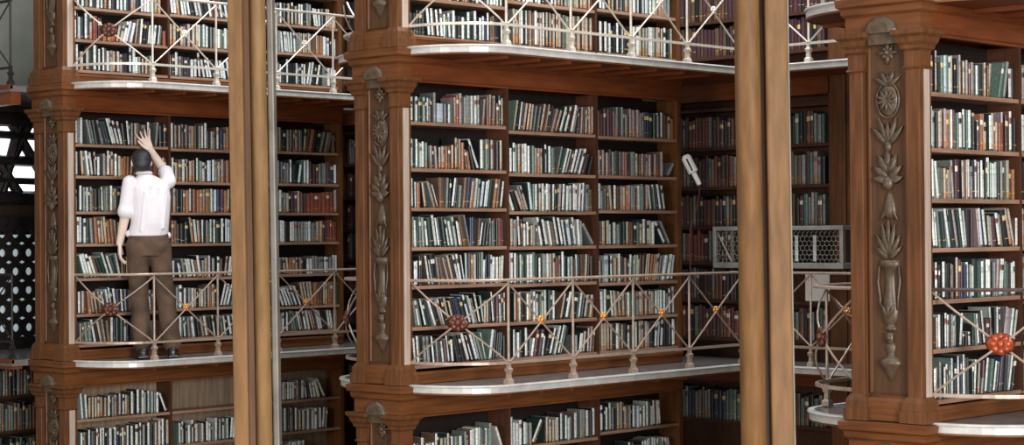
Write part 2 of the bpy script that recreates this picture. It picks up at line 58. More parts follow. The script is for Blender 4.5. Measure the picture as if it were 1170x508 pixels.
(2,0,1,0.282,'935,273,140,0,w 964,142,139,0,u 999,234,119,-104,w 1023,183,115,-104,u 1043,277,154,-107,g 1072,141,150,-107,k 1087,283,151,-107,w 1116,283,153,-107,w 1147,284,146,-112,w 1178,285,142,-116,o 1207,286,180,-94,w 1233,287,140,0,g 1262,215,155,0,c 1284,138,147,0,o 1299,201,178,0,w 1319,154,168,0,u 1335,285,155,0,c 1364,145,142,0,k 1380,298,167,0,w 1410,134,166,0,b 1424,292,151,0,b 1453,234,169,76,c 1477,126,167,76,b 1491,294,167,77,w 1521,202,169,77,w 1542,160,164,77,n 1564,296,154,55,w 1595,296,156,55,w'),
(2,0,0,0.16,'41,256,174,0,w 67,250,180,0,c 93,197,177,0,m 131,324,175,-63,o 171,192,170,-89,c 191,125,169,-89,m 205,194,171,-90,c 225,124,163,-90,b 238,179,171,-90,c 257,140,171,-90,b 278,203,172,-112,w 299,118,159,-112,b 312,197,190,-102,l 332,124,175,-102,b 345,186,202,-96,l 365,136,187,-96,u 379,264,191,-80,w 406,332,183,-64,u 440,182,184,-43,w 459,143,177,-43,k 474,207,181,-21,w 495,120,178,-21,u 508,267,179,0,c 535,268,182,0,w 692,273,171,0,w 721,274,169,0,b 749,274,170,0,b'),
(2,0,1,0.166,'969,280,174,0,g 998,305,192,0,w 1029,185,178,0,u 1049,246,164,0,w 1074,101,160,0,b 1085,276,165,0,g 1113,145,153,0,e 1129,284,163,0,w 1158,223,159,0,c 1181,128,154,0,k 1195,286,156,0,c 1224,287,149,0,w 1254,207,161,0,c 1275,147,158,0,k 1290,205,179,0,c 1312,150,175,0,o 1328,290,191,0,c 1357,253,175,0,k 1384,253,177,0,k 1410,229,199,153,w 1434,130,188,153,u 1448,242,193,158,w 1473,118,181,158,e 1486,215,188,163,w 1509,146,185,163,n 1526,295,158,162,g 1557,295,163,162,g'),
(2,0,0,0.05,'50,211,164,0,g 72,162,163,0,b 101,318,171,-42,e 133,318,173,-42,e 187,259,191,-118,w 214,183,184,-118,k 236,237,180,-125,c 261,142,172,-125,b 276,198,192,-99,g 296,116,183,-99,k 309,323,177,-64,b 341,264,199,0,w 368,185,184,0,n 387,393,197,0,n 427,394,189,0,n 467,261,179,0,w 494,262,179,0,k 521,262,184,0,k 547,263,184,0,w 574,400,181,0,k 718,231,158,0,g 742,168,156,0,k 760,408,149,0,b 802,410,159,0,o'),
(2,0,1,0.054,'998,240,172,0,w 1023,170,158,0,e 1053,207,167,-49,w 1074,134,158,-49,n 1088,233,162,-50,g 1112,109,147,-50,b 1129,279,169,-70,w 1159,316,160,-75,k 1191,316,160,-75,k 1231,214,165,-100,p 1253,131,162,-100,b 1267,270,172,-97,w 1295,149,163,-97,b 1312,429,166,-101,k 1356,207,176,-94,w 1378,142,174,-94,k 1392,226,165,-76,g 1416,125,153,-76,n 1429,249,165,-76,g 1455,103,150,-76,e 1466,231,165,-76,w 1490,123,155,-76,k 1509,284,166,-102,w 1539,144,164,-102,u 1554,253,175,-95,w 1580,253,174,-95,w'),
(2,0,2,0.775,'1990,284,183,0,g 2022,285,183,0,g 2055,235,204,0,c 2082,141,200,0,k 2098,385,181,0,k 2141,265,187,0,g 2172,114,179,0,e 2185,231,189,0,c 2212,150,172,0,b 2229,226,189,0,c 2255,156,185,0,b 2273,226,188,0,g 2299,157,187,0,k 2317,293,197,56,c 2350,294,192,87,b 2384,396,197,115,o 2428,347,189,115,k 2468,347,194,115,k 2507,237,183,156,g 2534,155,180,156,k 2560,300,178,127,g 2591,300,179,127,g 2654,250,155,0,b 2679,250,157,0,b'),
(2,0,2,0.647,'1986,271,186,0,g 2015,123,175,0,k 2029,276,194,0,g 2059,120,186,0,k 2072,235,186,0,g 2097,162,178,0,u 2115,252,179,0,g 2142,252,176,0,g 2169,224,205,0,w 2193,177,198,0,n 2212,411,169,0,k 2256,284,165,88,w 2286,121,162,88,k 2324,243,198,0,l 2349,163,193,0,n 2365,285,206,0,w 2395,123,193,0,b 2407,311,185,0,k 2439,259,174,0,m 2466,259,168,0,m 2492,268,174,0,g 2520,145,171,0,n 2535,261,180,0,g 2561,261,181,0,g 2588,425,193,0,m 2631,426,184,0,u 2674,319,171,0,w'),
(2,0,2,0.53,'1997,263,179,0,g 2024,263,179,0,g 2051,275,195,0,w 2080,145,188,0,e 2095,320,173,0,g 2128,321,169,0,c 2161,322,171,0,k 2194,323,177,0,m 2227,323,179,0,m 2260,293,188,0,c 2290,134,178,0,b 2304,271,166,0,m 2332,271,170,0,m 2360,440,163,0,r 2405,441,173,0,r 2450,443,173,0,r 2495,445,170,0,r 2540,447,177,0,r 2586,449,183,0,r 2631,382,186,0,r 2670,360,202,0,c'),
(2,0,2,0.413,'2000,291,174,0,g 2029,291,172,0,g 2059,293,187,0,w 2089,293,183,0,w 2119,445,173,0,k 2165,295,174,0,w 2195,295,177,0,w 2225,297,178,0,g 2256,297,172,0,g 2286,299,177,0,g 2317,299,174,0,g 2348,300,174,0,w 2379,300,179,0,w 2409,302,163,0,g 2440,302,165,0,g 2471,304,175,0,c 2503,304,179,0,c 2534,305,176,0,m 2565,305,176,0,m 2596,276,189,0,r 2625,276,191,0,r 2653,261,177,0,r 2680,261,177,0,r'),
(2,0,2,0.285,'2013,250,139,0,g 2039,108,129,0,k 2051,207,141,0,g 2073,151,136,0,k 2102,292,140,-60,c 2132,292,140,-60,c 2162,370,137,0,o 2199,370,139,0,o 2237,212,142,0,c 2259,152,134,0,m 2274,204,142,0,c 2295,160,136,0,b 2312,451,131,0,k 2358,299,130,0,w 2388,299,130,0,w 2419,301,152,0,g 2449,301,151,0,g 2480,303,141,0,g 2511,303,144,0,g 2542,304,143,0,w 2573,304,142,0,w 2604,279,143,0,g 2632,176,137,0,b 2651,260,157,0,w 2677,260,155,0,w'),
(2,0,2,0.156,'2085,285,151,-222,w 2116,285,152,-222,w 2157,245,171,-253,w 2184,107,162,-253,k 2197,223,169,-253,w 2222,129,161,-253,u 2236,239,180,-238,w 2263,116,179,-238,u 2276,215,183,-238,w 2300,140,175,-238,k 2312,290,201,-124,c 2342,290,203,-124,c 2371,292,202,-83,c 2401,292,205,-83,c 2429,444,196,0,o 2474,295,196,0,b 2504,295,203,0,b 2534,296,200,0,c 2564,296,197,0,c 2595,298,200,0,o 2625,298,200,0,o 2655,299,193,0,g 2687,146,187,0,n'),
(2,0,2,0.056,'2082,230,163,0,w 2108,104,154,0,k 2120,232,164,0,w 2146,102,157,0,b 2179,234,180,-88,g 2203,103,165,-88,u 2214,237,179,-88,g 2239,100,165,-88,e 2264,221,170,-140,w 2288,118,156,-140,b 2300,193,170,-140,w 2321,147,169,-140,n 2336,278,178,-131,w 2366,278,178,-131,w 2407,202,179,-173,c 2429,142,165,-173,k 2444,212,179,-173,c 2467,131,167,-173,m 2481,281,181,-132,w 2511,281,174,-132,w 2539,283,170,-96,k 2568,283,165,-96,k 2598,285,169,-96,w 2627,285,165,-96,w 2653,242,168,0,g 2678,242,163,0,g'),
(2,-1,0,0.779,'71,184,206,-49,w 92,96,187,-49,e 103,230,192,-34,w 129,231,163,0,c 154,201,166,0,c 177,83,157,0,k 186,232,162,0,c 212,233,165,0,c 238,173,160,0,c 257,113,148,0,b 270,177,156,0,c 290,110,149,0,b 303,210,167,0,w 326,139,161,0,k 342,195,156,0,g 364,94,146,0,k 374,243,169,0,p 401,108,160,0,b 414,164,178,0,w 432,127,163,0,u 447,238,167,0,w 473,252,162,0,c 501,164,154,0,b 520,240,186,0,w 546,303,167,0,k 580,241,199,0,w 606,180,191,0,k 627,243,190,0,w 653,187,171,0,t 674,112,163,0,n 687,197,180,0,w 709,103,169,0,e 721,245,171,0,l 748,182,165,0,g 768,246,165,0,w 853,204,165,-226,w 876,100,158,-226,k'),
(2,-1,0,0.653,'51,197,165,0,w 71,109,159,0,b 83,226,165,0,g 106,145,159,0,k 122,181,182,0,w 140,127,178,0,u 154,207,165,0,g 175,167,165,0,b 193,191,187,0,w 213,119,174,0,b 226,220,188,0,w 248,92,177,0,k 258,212,188,0,w 280,100,174,0,k 291,256,162,0,k 318,301,178,0,w 348,146,171,0,n 364,290,185,0,w 394,159,177,0,u 410,259,162,0,k 437,230,174,0,w 461,155,166,0,b 477,221,190,0,w 500,165,183,0,k 517,252,184,0,w 543,136,172,0,k 558,313,191,0,w 590,145,176,0,k 605,215,202,0,w 628,108,187,0,n 639,277,181,0,g 668,116,177,0,k 680,231,198,0,w 704,95,183,0,n 714,335,178,0,k 749,229,192,0,c 772,99,181,0,b 783,246,204,0,w 808,152,188,0,k 824,231,218,0,w 848,99,214,0,n 859,270,206,0,c'),
(2,-1,1,0.652,'985,189,172,0,w 1004,150,168,0,e 1020,221,178,0,w 1043,118,171,0,k 1056,206,150,0,g 1077,274,149,0,w 1105,139,142,0,k 1120,231,186,0,w 1144,112,179,0,b 1156,280,151,0,w 1221,195,152,0,w 1241,151,139,0,b 1257,283,163,0,w 1286,245,151,0,w 1311,103,139,0,u 1322,284,147,0,g 1352,234,186,0,w 1376,190,186,0,k 1396,205,177,0,w 1417,147,170,0,e 1432,220,175,0,w 1455,133,166,0,e 1469,266,176,0,t 1497,163,161,0,n 1514,290,175,48,w 1544,290,178,48,w'),
(2,-1,2,0.782,'2029,241,172,0,w 2054,168,171,0,e 2072,363,157,0,w 2109,215,157,0,c 2131,253,155,0,w 2157,253,153,0,w 2183,327,151,0,w 2217,164,141,0,u 2234,317,166,0,c 2267,138,152,0,k 2281,370,163,0,w 2336,260,139,-78,w 2363,198,133,-78,k 2393,278,136,-117,w 2422,278,137,-117,w 2464,375,157,-173,w 2536,281,179,-283,w'),
(2,-1,2,0.656,'2036,293,214,0,w 2066,154,212,0,n 2082,273,207,0,w 2110,176,190,0,n 2129,272,197,0,k 2157,254,201,0,c 2183,197,190,0,k 2204,296,201,0,w 2234,157,198,0,e 2250,275,181,0,c 2279,181,164,0,b 2298,281,174,0,w 2327,176,168,0,n 2345,254,182,0,w 2371,205,180,0,k 2393,374,165,0,w 2431,294,182,0,w 2461,169,170,0,k 2479,377,183,0,w 2517,300,184,48,w 2548,167,177,48,e'),
(2,-1,2,0.535,'2043,279,172,0,w 2072,168,169,0,k 2089,271,154,0,w 2117,271,155,0,w 2145,272,173,0,w 2173,272,168,0,w 2201,321,168,0,w 2234,321,174,0,w 2267,275,171,0,w 2295,275,174,0,w'),
(2,1,0,0.157,'20,175,219,0,w 39,131,203,0,b 52,250,177,0,l 78,316,176,0,k 110,259,210,0,w 139,180,209,0,u 159,253,206,0,c 188,450,194,0,r 237,387,181,0,m 280,322,118,0,o 316,390,112,162,o 359,391,114,162,r 404,260,135,134,c 432,260,135,134,c 460,261,176,167,w 489,261,182,167,w 526,273,167,137,w 554,117,155,137,k 582,194,198,76,p 602,130,189,76,b 622,206,203,55,w 644,119,193,55,k 656,231,183,61,k 680,231,184,61,k 704,267,158,70,w 731,267,158,70,w 759,260,163,71,w 786,139,152,71,k 800,204,164,71,w 821,127,156,71,e 849,340,121,0,r'),
(2,1,1,0.161,'916,298,176,0,c 947,147,164,0,b 963,301,187,0,c 993,302,174,0,k 1024,303,160,0,c 1055,256,165,0,g 1082,195,151,0,u 1102,315,189,0,p 1134,139,189,0,k 1149,306,188,0,c 1181,307,191,0,c 1212,251,190,0,w 1238,128,185,0,e 1252,244,196,0,w 1277,137,196,0,e 1291,269,185,0,w 1319,113,177,0,n 1331,243,180,0,g 1356,101,167,0,k 1367,223,179,0,g 1390,121,175,0,n 1403,314,168,0,w 1435,227,168,0,g 1459,160,163,0,e 1476,316,180,0,w 1508,276,168,0,c 1536,276,169,0,c 1565,280,168,0,w 1594,194,162,0,k'),
(2,1,0,0.046,'32,207,199,0,w 53,130,192,0,k 67,291,145,0,c 97,190,135,0,k 117,277,170,0,c 145,421,164,0,n 188,294,203,0,w 218,192,201,0,k 238,224,176,0,w 261,121,175,0,k 274,261,187,0,w 301,158,185,0,b 318,283,166,0,w 347,283,170,0,g 376,285,167,0,c 405,285,167,0,c 434,244,146,0,p 460,108,142,0,m 471,250,155,0,k 497,250,157,0,k 523,219,204,0,w 545,135,196,0,u 560,289,200,0,w 590,290,134,0,w 619,216,137,0,g 642,204,124,0,c 663,155,115,0,m 679,202,137,0,c 700,158,129,0,b 717,245,150,0,g 742,192,135,0,n'),
(2,1,1,0.046,'915,222,170,0,w 938,377,175,0,k 976,301,197,0,w 1007,302,164,0,g 1038,304,163,0,k 1069,304,161,0,k 1100,304,165,0,k 1132,306,147,0,w 1163,306,150,0,w 1205,236,203,-44,w 1230,142,188,-44,k 1263,269,152,-117,w 1291,269,153,-117,w 1324,230,170,-134,w 1348,152,155,-134,u 1364,391,157,-117,k 1404,313,155,-89,w 1436,313,154,-89,w 1470,319,142,-97,w 1503,149,140,-97,k 1522,317,171,-109,w 1555,317,167,-109,w 1587,317,172,-109,w'),
(2,1,0,0.275,'42,237,181,0,w 67,171,179,0,k 85,276,176,0,w 113,233,181,0,g 137,178,168,0,b 156,228,170,0,w 179,114,166,0,e 191,279,179,0,k 220,293,182,0,w 250,123,166,0,n 263,232,170,0,w 287,114,166,0,n 300,239,184,0,c 324,107,180,0,b 336,224,183,0,w 359,124,174,0,k 372,357,179,0,k 409,236,185,0,w 433,115,176,0,k 445,247,184,0,w 471,105,178,0,e 482,287,181,0,w 512,362,182,0,k 549,252,184,0,p 575,252,186,0,p 601,440,168,0,k 645,292,184,0,w 675,293,187,0,w 706,293,185,0,w 736,250,186,0,w 761,112,186,0,e 773,231,188,0,c 797,95,171,0,b 808,229,188,0,c 831,97,186,0,o'),
(2,1,1,0.28,'934,300,188,-70,w 965,300,184,-70,w 1003,297,191,-93,c 1033,152,178,-93,k 1050,264,186,-93,w 1077,264,189,-93,w 1112,260,193,-116,w 1139,115,179,-116,n 1154,384,181,-124,k 1198,268,195,-139,w 1226,268,193,-139,w 1254,388,183,-125,k 1295,388,183,-125,k 1335,268,194,-117,w 1363,194,180,-117,b 1383,326,195,-94,w 1417,139,188,-94,b 1439,293,196,-118,w 1469,174,195,-118,n 1487,275,194,-95,w 1516,194,193,-95,u 1535,246,194,0,w 1561,144,190,0,e 1576,220,194,0,w 1598,170,181,0,n'),
(2,1,2,0.283,'2023,237,175,0,g 2049,237,181,0,g 2075,238,182,0,w 2101,139,179,0,u 2116,245,182,0,g 2143,133,168,0,k 2158,267,181,0,c 2187,113,170,0,k 2199,225,191,0,w 2224,157,174,0,n 2241,217,165,0,c 2265,166,163,0,b 2283,242,187,0,w 2309,242,185,0,w 2336,294,179,0,k 2367,295,198,0,g 2399,295,193,0,g 2451,246,160,-87,w 2477,246,158,-87,w 2502,277,160,-37,w 2530,115,151,-37,k 2542,256,167,0,g 2568,137,162,0,k 2582,249,167,0,c 2608,249,166,0,c 2633,354,135,0,c 2669,354,133,0,c'),
(2,1,2,0.17,'2028,240,190,0,g 2053,240,183,0,g 2094,241,179,-52,w 2118,241,180,-52,w 2147,242,182,-65,w 2172,242,180,-65,w 2197,243,179,-33,w 2222,243,182,-33,w 2247,245,177,0,g 2272,245,181,0,g 2297,263,177,0,c 2324,263,177,0,c 2351,263,179,0,c 2378,248,184,0,c 2403,248,177,0,c 2428,249,181,0,b 2454,249,185,0,b 2479,198,179,0,c 2500,251,172,0,o 2525,251,172,0,o 2551,252,166,0,w 2577,252,166,0,w 2603,267,160,0,w 2630,134,152,0,k 2644,411,155,0,k 2686,202,151,0,w'),
(2,1,2,0.045,'2006,267,181,0,g 2037,267,181,0,g 2067,223,164,0,w 2092,129,155,0,b 2108,269,164,0,k 2138,240,213,0,w 2166,114,206,0,k 2179,271,177,0,k 2210,271,179,0,k 2241,212,183,0,w 2265,146,167,0,e 2282,273,179,0,k 2313,227,183,0,w 2339,227,180,0,w 2365,229,199,106,w 2392,229,204,106,w 2421,230,188,87,k 2445,230,186,87,k 2470,259,188,115,w 2500,107,174,115,n 2544,328,164,0,g 2577,328,167,0,g 2610,330,164,0,w 2644,330,165,0,w 2678,283,149,0,w'),
(1,1,0,0.036,'25,299,141,0,n 56,299,139,0,n 88,260,163,0,k 116,260,163,0,k 144,260,162,0,k 187,243,183,-59,w 212,116,175,-59,k 224,248,184,-39,w 250,112,172,-39,b 268,216,179,-61,w 290,146,172,-61,n 305,245,186,-39,w 330,177,155,0,w 348,124,142,0,e 371,209,165,-44,w 393,157,160,-44,u 409,248,185,0,w 434,314,153,0,k 466,314,153,0,k 498,222,148,0,w 521,151,144,0,e 537,252,183,0,w 563,384,165,0,k 601,254,196,0,w 627,321,163,0,k 660,256,157,0,w 686,234,169,0,w 710,147,157,0,u 726,181,194,0,w 744,136,185,0,e 759,259,168,0,b 785,260,179,0,b 812,463,165,0,k 861,195,157,0,w'),
(1,1,1,0.036,'972,263,241,0,c 999,149,229,0,b 1015,243,240,0,c 1040,243,236,0,c 1065,286,243,0,w 1094,130,241,0,k 1108,233,242,0,w 1132,186,240,0,b 1152,239,244,0,c 1176,182,232,0,b 1195,284,245,0,w 1225,286,238,0,c 1254,286,238,0,c 1283,213,242,0,w 1305,213,242,0,c 1328,141,243,0,k 1343,289,243,0,c 1372,141,236,0,b 1387,254,240,0,c 1413,254,242,0,c 1439,267,245,0,c 1467,168,230,0,b 1485,208,239,0,g 1506,153,237,0,e 1522,296,232,0,c 1553,296,232,0,c 1583,248,238,0,c 1609,194,238,0,b 1629,304,241,0,c 1660,140,236,0,o 1675,280,242,0,c 1704,167,229,0,o 1721,315,240,0,c 1754,134,228,0,m 1768,304,239,0,c'),
(1,1,2,0.037,'1868,306,223,0,w 1899,164,215,0,b 1916,279,223,0,w 1945,193,213,0,b 1965,237,214,0,w 1989,279,196,0,k 2018,279,201,0,k 2047,253,223,0,w 2073,143,211,0,n 2088,240,203,0,k 2113,230,213,0,w 2137,169,199,0,k 2154,410,205,0,k 2196,410,199,0,k 2238,329,211,0,w 2271,329,210,0,w 2305,336,225,0,c 2339,157,210,0,k 2356,247,210,0,c 2381,247,212,0,c 2407,292,219,0,w 2437,292,220,0,w 2467,294,223,0,c 2497,294,223,0,c 2527,252,223,0,c 2553,252,218,0,c 2579,287,226,0,w 2609,133,207,0,k 2623,342,205,0,k 2658,255,226,0,c'),
(1,1,0,0.15,'240,288,142,0,w 270,288,146,0,w 300,257,143,0,k 326,257,142,0,k 352,259,144,0,w 379,259,143,0,w 406,260,147,0,k 433,260,145,0,k 459,222,147,0,w 482,166,141,0,k 500,263,143,0,c 527,263,144,0,c 554,333,146,0,k 588,333,144,0,k 622,267,143,0,w 650,268,147,0,k 678,268,147,0,k 705,268,145,0,k 733,270,148,0,w 761,272,150,0,w 789,272,150,0,w 817,191,150,0,w 836,145,145,0,k 852,206,150,0,w 873,130,149,0,n'),
(1,1,1,0.173,'975,312,150,0,c 1007,312,152,0,c 1039,249,151,0,w 1065,164,139,0,k 1082,280,148,0,w 1111,280,150,0,w 1140,280,151,0,w 1168,283,149,0,w 1197,283,153,0,w 1227,296,153,0,w 1257,127,139,0,k 1270,287,152,0,k 1300,287,152,0,k 1329,287,150,0,k 1359,252,155,0,w 1385,104,141,0,b 1396,203,155,0,w 1417,152,145,0,k 1433,241,155,0,c 1458,117,154,0,k 1471,240,155,0,c 1495,119,151,0,k 1508,294,154,0,g 1538,294,154,0,g 1569,297,154,0,c 1599,297,155,0,c 1630,297,151,0,c 1660,299,154,0,c 1691,299,157,0,c 1722,236,157,0,c 1746,136,155,0,m 1760,258,156,0,c 1787,113,146,0,b'),
(1,1,2,0.18,'1863,314,159,0,w 1895,155,149,0,n 1912,294,158,0,w 1942,177,150,0,u 1960,279,160,0,c 1989,195,155,0,b 2009,316,160,0,c 2042,160,156,0,k 2059,296,160,0,c 2089,183,158,0,m 2108,273,161,0,g 2136,209,157,0,n 2158,368,156,0,c 2195,368,157,0,c 2233,244,157,0,w 2258,224,161,0,w 2281,182,160,0,k 2300,228,162,0,w 2324,178,152,0,k 2343,276,161,0,w 2371,276,160,0,w 2399,276,163,0,w 2428,335,162,0,w 2462,335,164,0,w 2497,339,160,0,c 2531,339,163,0,c 2566,339,162,0,c 2600,342,163,0,g 2635,342,159,0,g'),
]


# ------------------------------------------------------------------ materials
def new_mat(name):
    m = bpy.data.materials.new(name); m.use_nodes = True
    nt = m.node_tree; b = nt.nodes['Principled BSDF']
    return m, nt, b

def wood(name, c1, c2, grain=(14, 14, 1.2), rough=.48, coat=.05, bump=.08):
    m, nt, b = new_mat(name)
    tc = nt.nodes.new('ShaderNodeTexCoord'); mp = nt.nodes.new('ShaderNodeMapping')
    mp.inputs['Scale'].default_value = grain
    n1 = nt.nodes.new('ShaderNodeTexNoise'); n1.inputs['Scale'].default_value = 3; n1.inputs['Detail'].default_value = 6
    n2 = nt.nodes.new('ShaderNodeTexNoise'); n2.inputs['Scale'].default_value = 1.3; n2.inputs['Detail'].default_value = 2
    r = nt.nodes.new('ShaderNodeValToRGB')
    r.color_ramp.elements[0].position = .3; r.color_ramp.elements[0].color = (*c1, 1)
    r.color_ramp.elements[1].position = .72; r.color_ramp.elements[1].color = (*c2, 1)
    mx = nt.nodes.new('ShaderNodeMath'); mx.operation = 'MULTIPLY_ADD'; mx.inputs[1].default_value = .6
    ml = nt.nodes.new('ShaderNodeMath'); ml.operation = 'MULTIPLY'; ml.inputs[1].default_value = .4
    L = nt.links.new
    L(tc.outputs['Object'], mp.inputs['Vector']); L(mp.outputs[0], n1.inputs['Vector']); L(tc.outputs['Object'], n2.inputs['Vector'])
    L(n1.outputs['Fac'], mx.inputs[0]); L(n2.outputs['Fac'], ml.inputs[0]); L(ml.outputs[0], mx.inputs[2])
    L(mx.outputs[0], r.inputs['Fac']); L(r.outputs['Color'], b.inputs['Base Color'])
    bp = nt.nodes.new('ShaderNodeBump'); bp.inputs['Strength'].default_value = bump; bp.inputs['Distance'].default_value = .01
    L(n1.outputs['Fac'], bp.inputs['Height']); L(bp.outputs[0], b.inputs['Normal'])
    b.inputs['Roughness'].default_value = rough; b.inputs['Specular IOR Level'].default_value = .22
    b.inputs['Coat Weight'].default_value = coat; b.inputs['Coat Roughness'].default_value = .25
    return m

def plain(name, c, rough=.5, metal=0., noise=0., scale=20, coat=0):
    m, nt, b = new_mat(name)
    b.inputs['Roughness'].default_value = rough; b.inputs['Metallic'].default_value = metal
    b.inputs['Coat Weight'].default_value = coat
    tc = nt.nodes.new('ShaderNodeTexCoord'); n = nt.nodes.new('ShaderNodeTexNoise')
    n.inputs['Scale'].default_value = scale; n.inputs['Detail'].default_value = 3
    r = nt.nodes.new('ShaderNodeValToRGB')
    r.color_ramp.elements[0].position = .3; r.color_ramp.elements[1].position = .7
    r.color_ramp.elements[0].color = (*[x*(1-noise) for x in c], 1); r.color_ramp.elements[1].color = (*[min(1, x*(1+noise)) for x in c], 1)
    nt.links.new(tc.outputs['Object'], n.inputs['Vector']); nt.links.new(n.outputs['Fac'], r.inputs['Fac']); nt.links.new(r.outputs[0], b.inputs['Base Color'])
    return m

def emit(name, c, s):
    m, nt, b = new_mat(name)
    b.inputs['Base Color'].default_value = (*c, 1); b.inputs['Emission Color'].default_value = (*c, 1); b.inputs['Emission Strength'].default_value = s
    return m

M = {}
M['oak_v'] = wood('oak upright grain', (.05, .019, .007), (.16, .062, .022), (14, 14, 1.2))
M['oak_h'] = wood('oak lengthwise grain', (.07, .024, .008), (.2, .07, .022), (1.2, 1.2, 14))
M['red_oak'] = wood('red stained oak boards', (.08, .02, .007), (.18, .05, .015), (1.2, 1.2, 12), rough=.35)
M['panel'] = wood('dark carved panel oak', (.045, .021, .01), (.1, .048, .022), (12, 12, 1.5), rough=.5)
M['shelf'] = wood('shelf oak', (.16, .085, .055), (.4, .24, .165), (1.2, 1.2, 14), rough=.35)
M['case'] = wood('dark bookcase oak', (.035, .015, .009), (.09, .034, .017), (10, 10, 1.2), rough=.5)
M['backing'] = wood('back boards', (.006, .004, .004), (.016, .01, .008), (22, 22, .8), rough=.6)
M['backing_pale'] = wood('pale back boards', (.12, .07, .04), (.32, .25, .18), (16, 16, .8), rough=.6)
M['pillar'] = wood('golden varnished timber', (.06, .029, .01), (.165, .083, .03), (14, 14, 2.5), rough=.6, coat=0, bump=.25)
M['pillar_pale'] = wood('pale golden timber', (.08, .045, .016), (.19, .108, .045), (14, 14, 2.5), rough=.6, coat=0, bump=.25)
M['carve'] = plain('weathered carving', (.075, .05, .03), .4, .0, .35, 30)
M['rail'] = plain('painted rail metal', (.62, .55, .47), .35, .35, .12, 25)
M['rail_dim'] = plain('rail paint in dim light', (.36, .27, .215), .35, .25, .15, 25)  # darker copy of the rail paint, standing in for weaker light
M['iron'] = plain('dark iron', (.03, .024, .024), .5, .6, .3, 25)
M['gold'] = plain('gilded rosette', (.62, .27, .06), .35, .5, .4, 60)
M['redrose'] = plain('red brown rosette', (.12, .04, .025), .35, .3, .5, 50)
M['brightrose'] = plain('orange red rosette', (.34, .06, .02), .35, .3, .5, 50)
M['shaded'] = plain('dark bronze rail', (.09, .055, .05), .35, .5, .3, 30)  # darker rail copy, its dull reflection put into the colour
M['strip'] = wood('pale sidelit edge', (.3, .22, .17), (.5, .42, .36), (14, 14, 1.2), rough=.4)  # pale tone paints the grazing light on the pier's side
M['nosing'] = plain('worn metal nosing', (.48, .47, .45), .3, .1, .15, 14)
M['floor'] = plain('gallery floor', (.15, .135, .13), .25, .0, .2, 6)
M['floor_hall'] = wood('hall floor boards', (.1, .05, .028), (.2, .1, .05), (1.5, 12, 1), rough=.4)
M['plaster'] = plain('grey plaster', (.2, .205, .175), .9, 0, .12, 4)
M['dark'] = wood('dark panelling', (.02, .013, .009), (.045, .028, .018), (6, 6, .8), rough=.6)
M['glass'] = emit('daylit window glass', (.85, .93, 1.), 2.2)
M['dimglass'] = emit('dim daylit frosted glass', (.62, .74, .78), .4)
M['skin'] = plain('skin', (.74, .58, .5), .5, 0, .08, 12)
M['skin_pale'] = M['skin']
M['shirt'] = plain('white shirt cotton', (.7, .665, .7), .85, 0, .05, 8)
M['trouser'] = plain('brown trousers', (.08, .046, .028), .85, 0, .5, 7)
M['shoe'] = plain('black leather', (.015, .012, .012), .3, 0, .3, 20)
M['hair'] = plain('dark hair', (.022, .018, .022), .55, 0, .4, 90)
M['white'] = plain('white enamel', (.85, .84, .8), .35, 0, .05, 10)
M['pewter'] = plain('grey edge timber', (.1, .085, .07), .5, 0, .3, 12)  # greyer tone for the thin strip along each pillar's edge
M['cabinet'] = plain('grey cabinet paint', (.26, .25, .23), .5, 0, .25, 8)
M['cord'] = plain('red brown cord', (.12, .03, .025), .6)

def book_mat():
    m, nt, b = new_mat('book cloth and leather')
    a = nt.nodes.new('ShaderNodeAttribute'); a.attribute_name = 'Col'
    tc = nt.nodes.new('ShaderNodeTexCoord'); n = nt.nodes.new('ShaderNodeTexNoise')
    n.inputs['Scale'].default_value = 60; n.inputs['Detail'].default_value = 3
    mr = nt.nodes.new('ShaderNodeMapRange'); mr.inputs['From Min'].default_value = .3; mr.inputs['From Max'].default_value = .7
    mr.inputs['To Min'].default_value = .72; mr.inputs['To Max'].default_value = 1.18
    mx = nt.nodes.new('ShaderNodeVectorMath'); mx.operation = 'SCALE'
    L = nt.links.new
    L(tc.outputs['Object'], n.inputs['Vector']); L(n.outputs['Fac'], mr.inputs['Value'])
    L(a.outputs['Color'], mx.inputs[0]); L(mr.outputs[0], mx.inputs['Scale']); L(mx.outputs[0], b.inputs['Base Color'])
    b.inputs['Roughness'].default_value = .45
    return m
M['book'] = book_mat()

# ------------------------------------------------------------------ mesh helpers
def box(bm, x0, x1, y0, y1, z0, z1):
    v = [bm.verts.new((x, y, z)) for z in (z0, z1) for x, y in ((x0, y0), (x1, y0), (x1, y1), (x0, y1))]
    for f in ((3, 2, 1, 0), (4, 5, 6, 7), (0, 1, 5, 4), (1, 2, 6, 5), (2, 3, 7, 6), (3, 0, 4, 7)):
        bm.faces.new([v[i] for i in f])

def prism(bm, pts, z0, z1):
    a = [bm.verts.new((x, y, z0)) for x, y in pts]; b = [bm.verts.new((x, y, z1)) for x, y in pts]
    n = len(pts)
    bm.faces.new(a[::-1]); bm.faces.new(b)
    for i in range(n):
        bm.faces.new((a[i], a[(i+1) % n], b[(i+1) % n], b[i]))

def loft(bm, rings, cap=True):
    R = [[bm.verts.new(p) for p in r] for r in rings]
    n = len(R[0])
    for a, b in zip(R, R[1:]):
        for i in range(n):
            bm.faces.new((a[i], a[(i+1) % n], b[(i+1) % n], b[i]))
    if cap:
        bm.faces.new(R[0][::-1]); bm.faces.new(R[-1])

def moulding(bm, x0, x1, y0, y1, prof):
    """square-plan turned block: prof = [(z, offset), ...]"""
    loft(bm, [[(x0-o, y0-o, z), (x1+o, y0-o, z), (x1+o, y1+o, z), (x0-o, y1+o, z)] for z, o in prof])

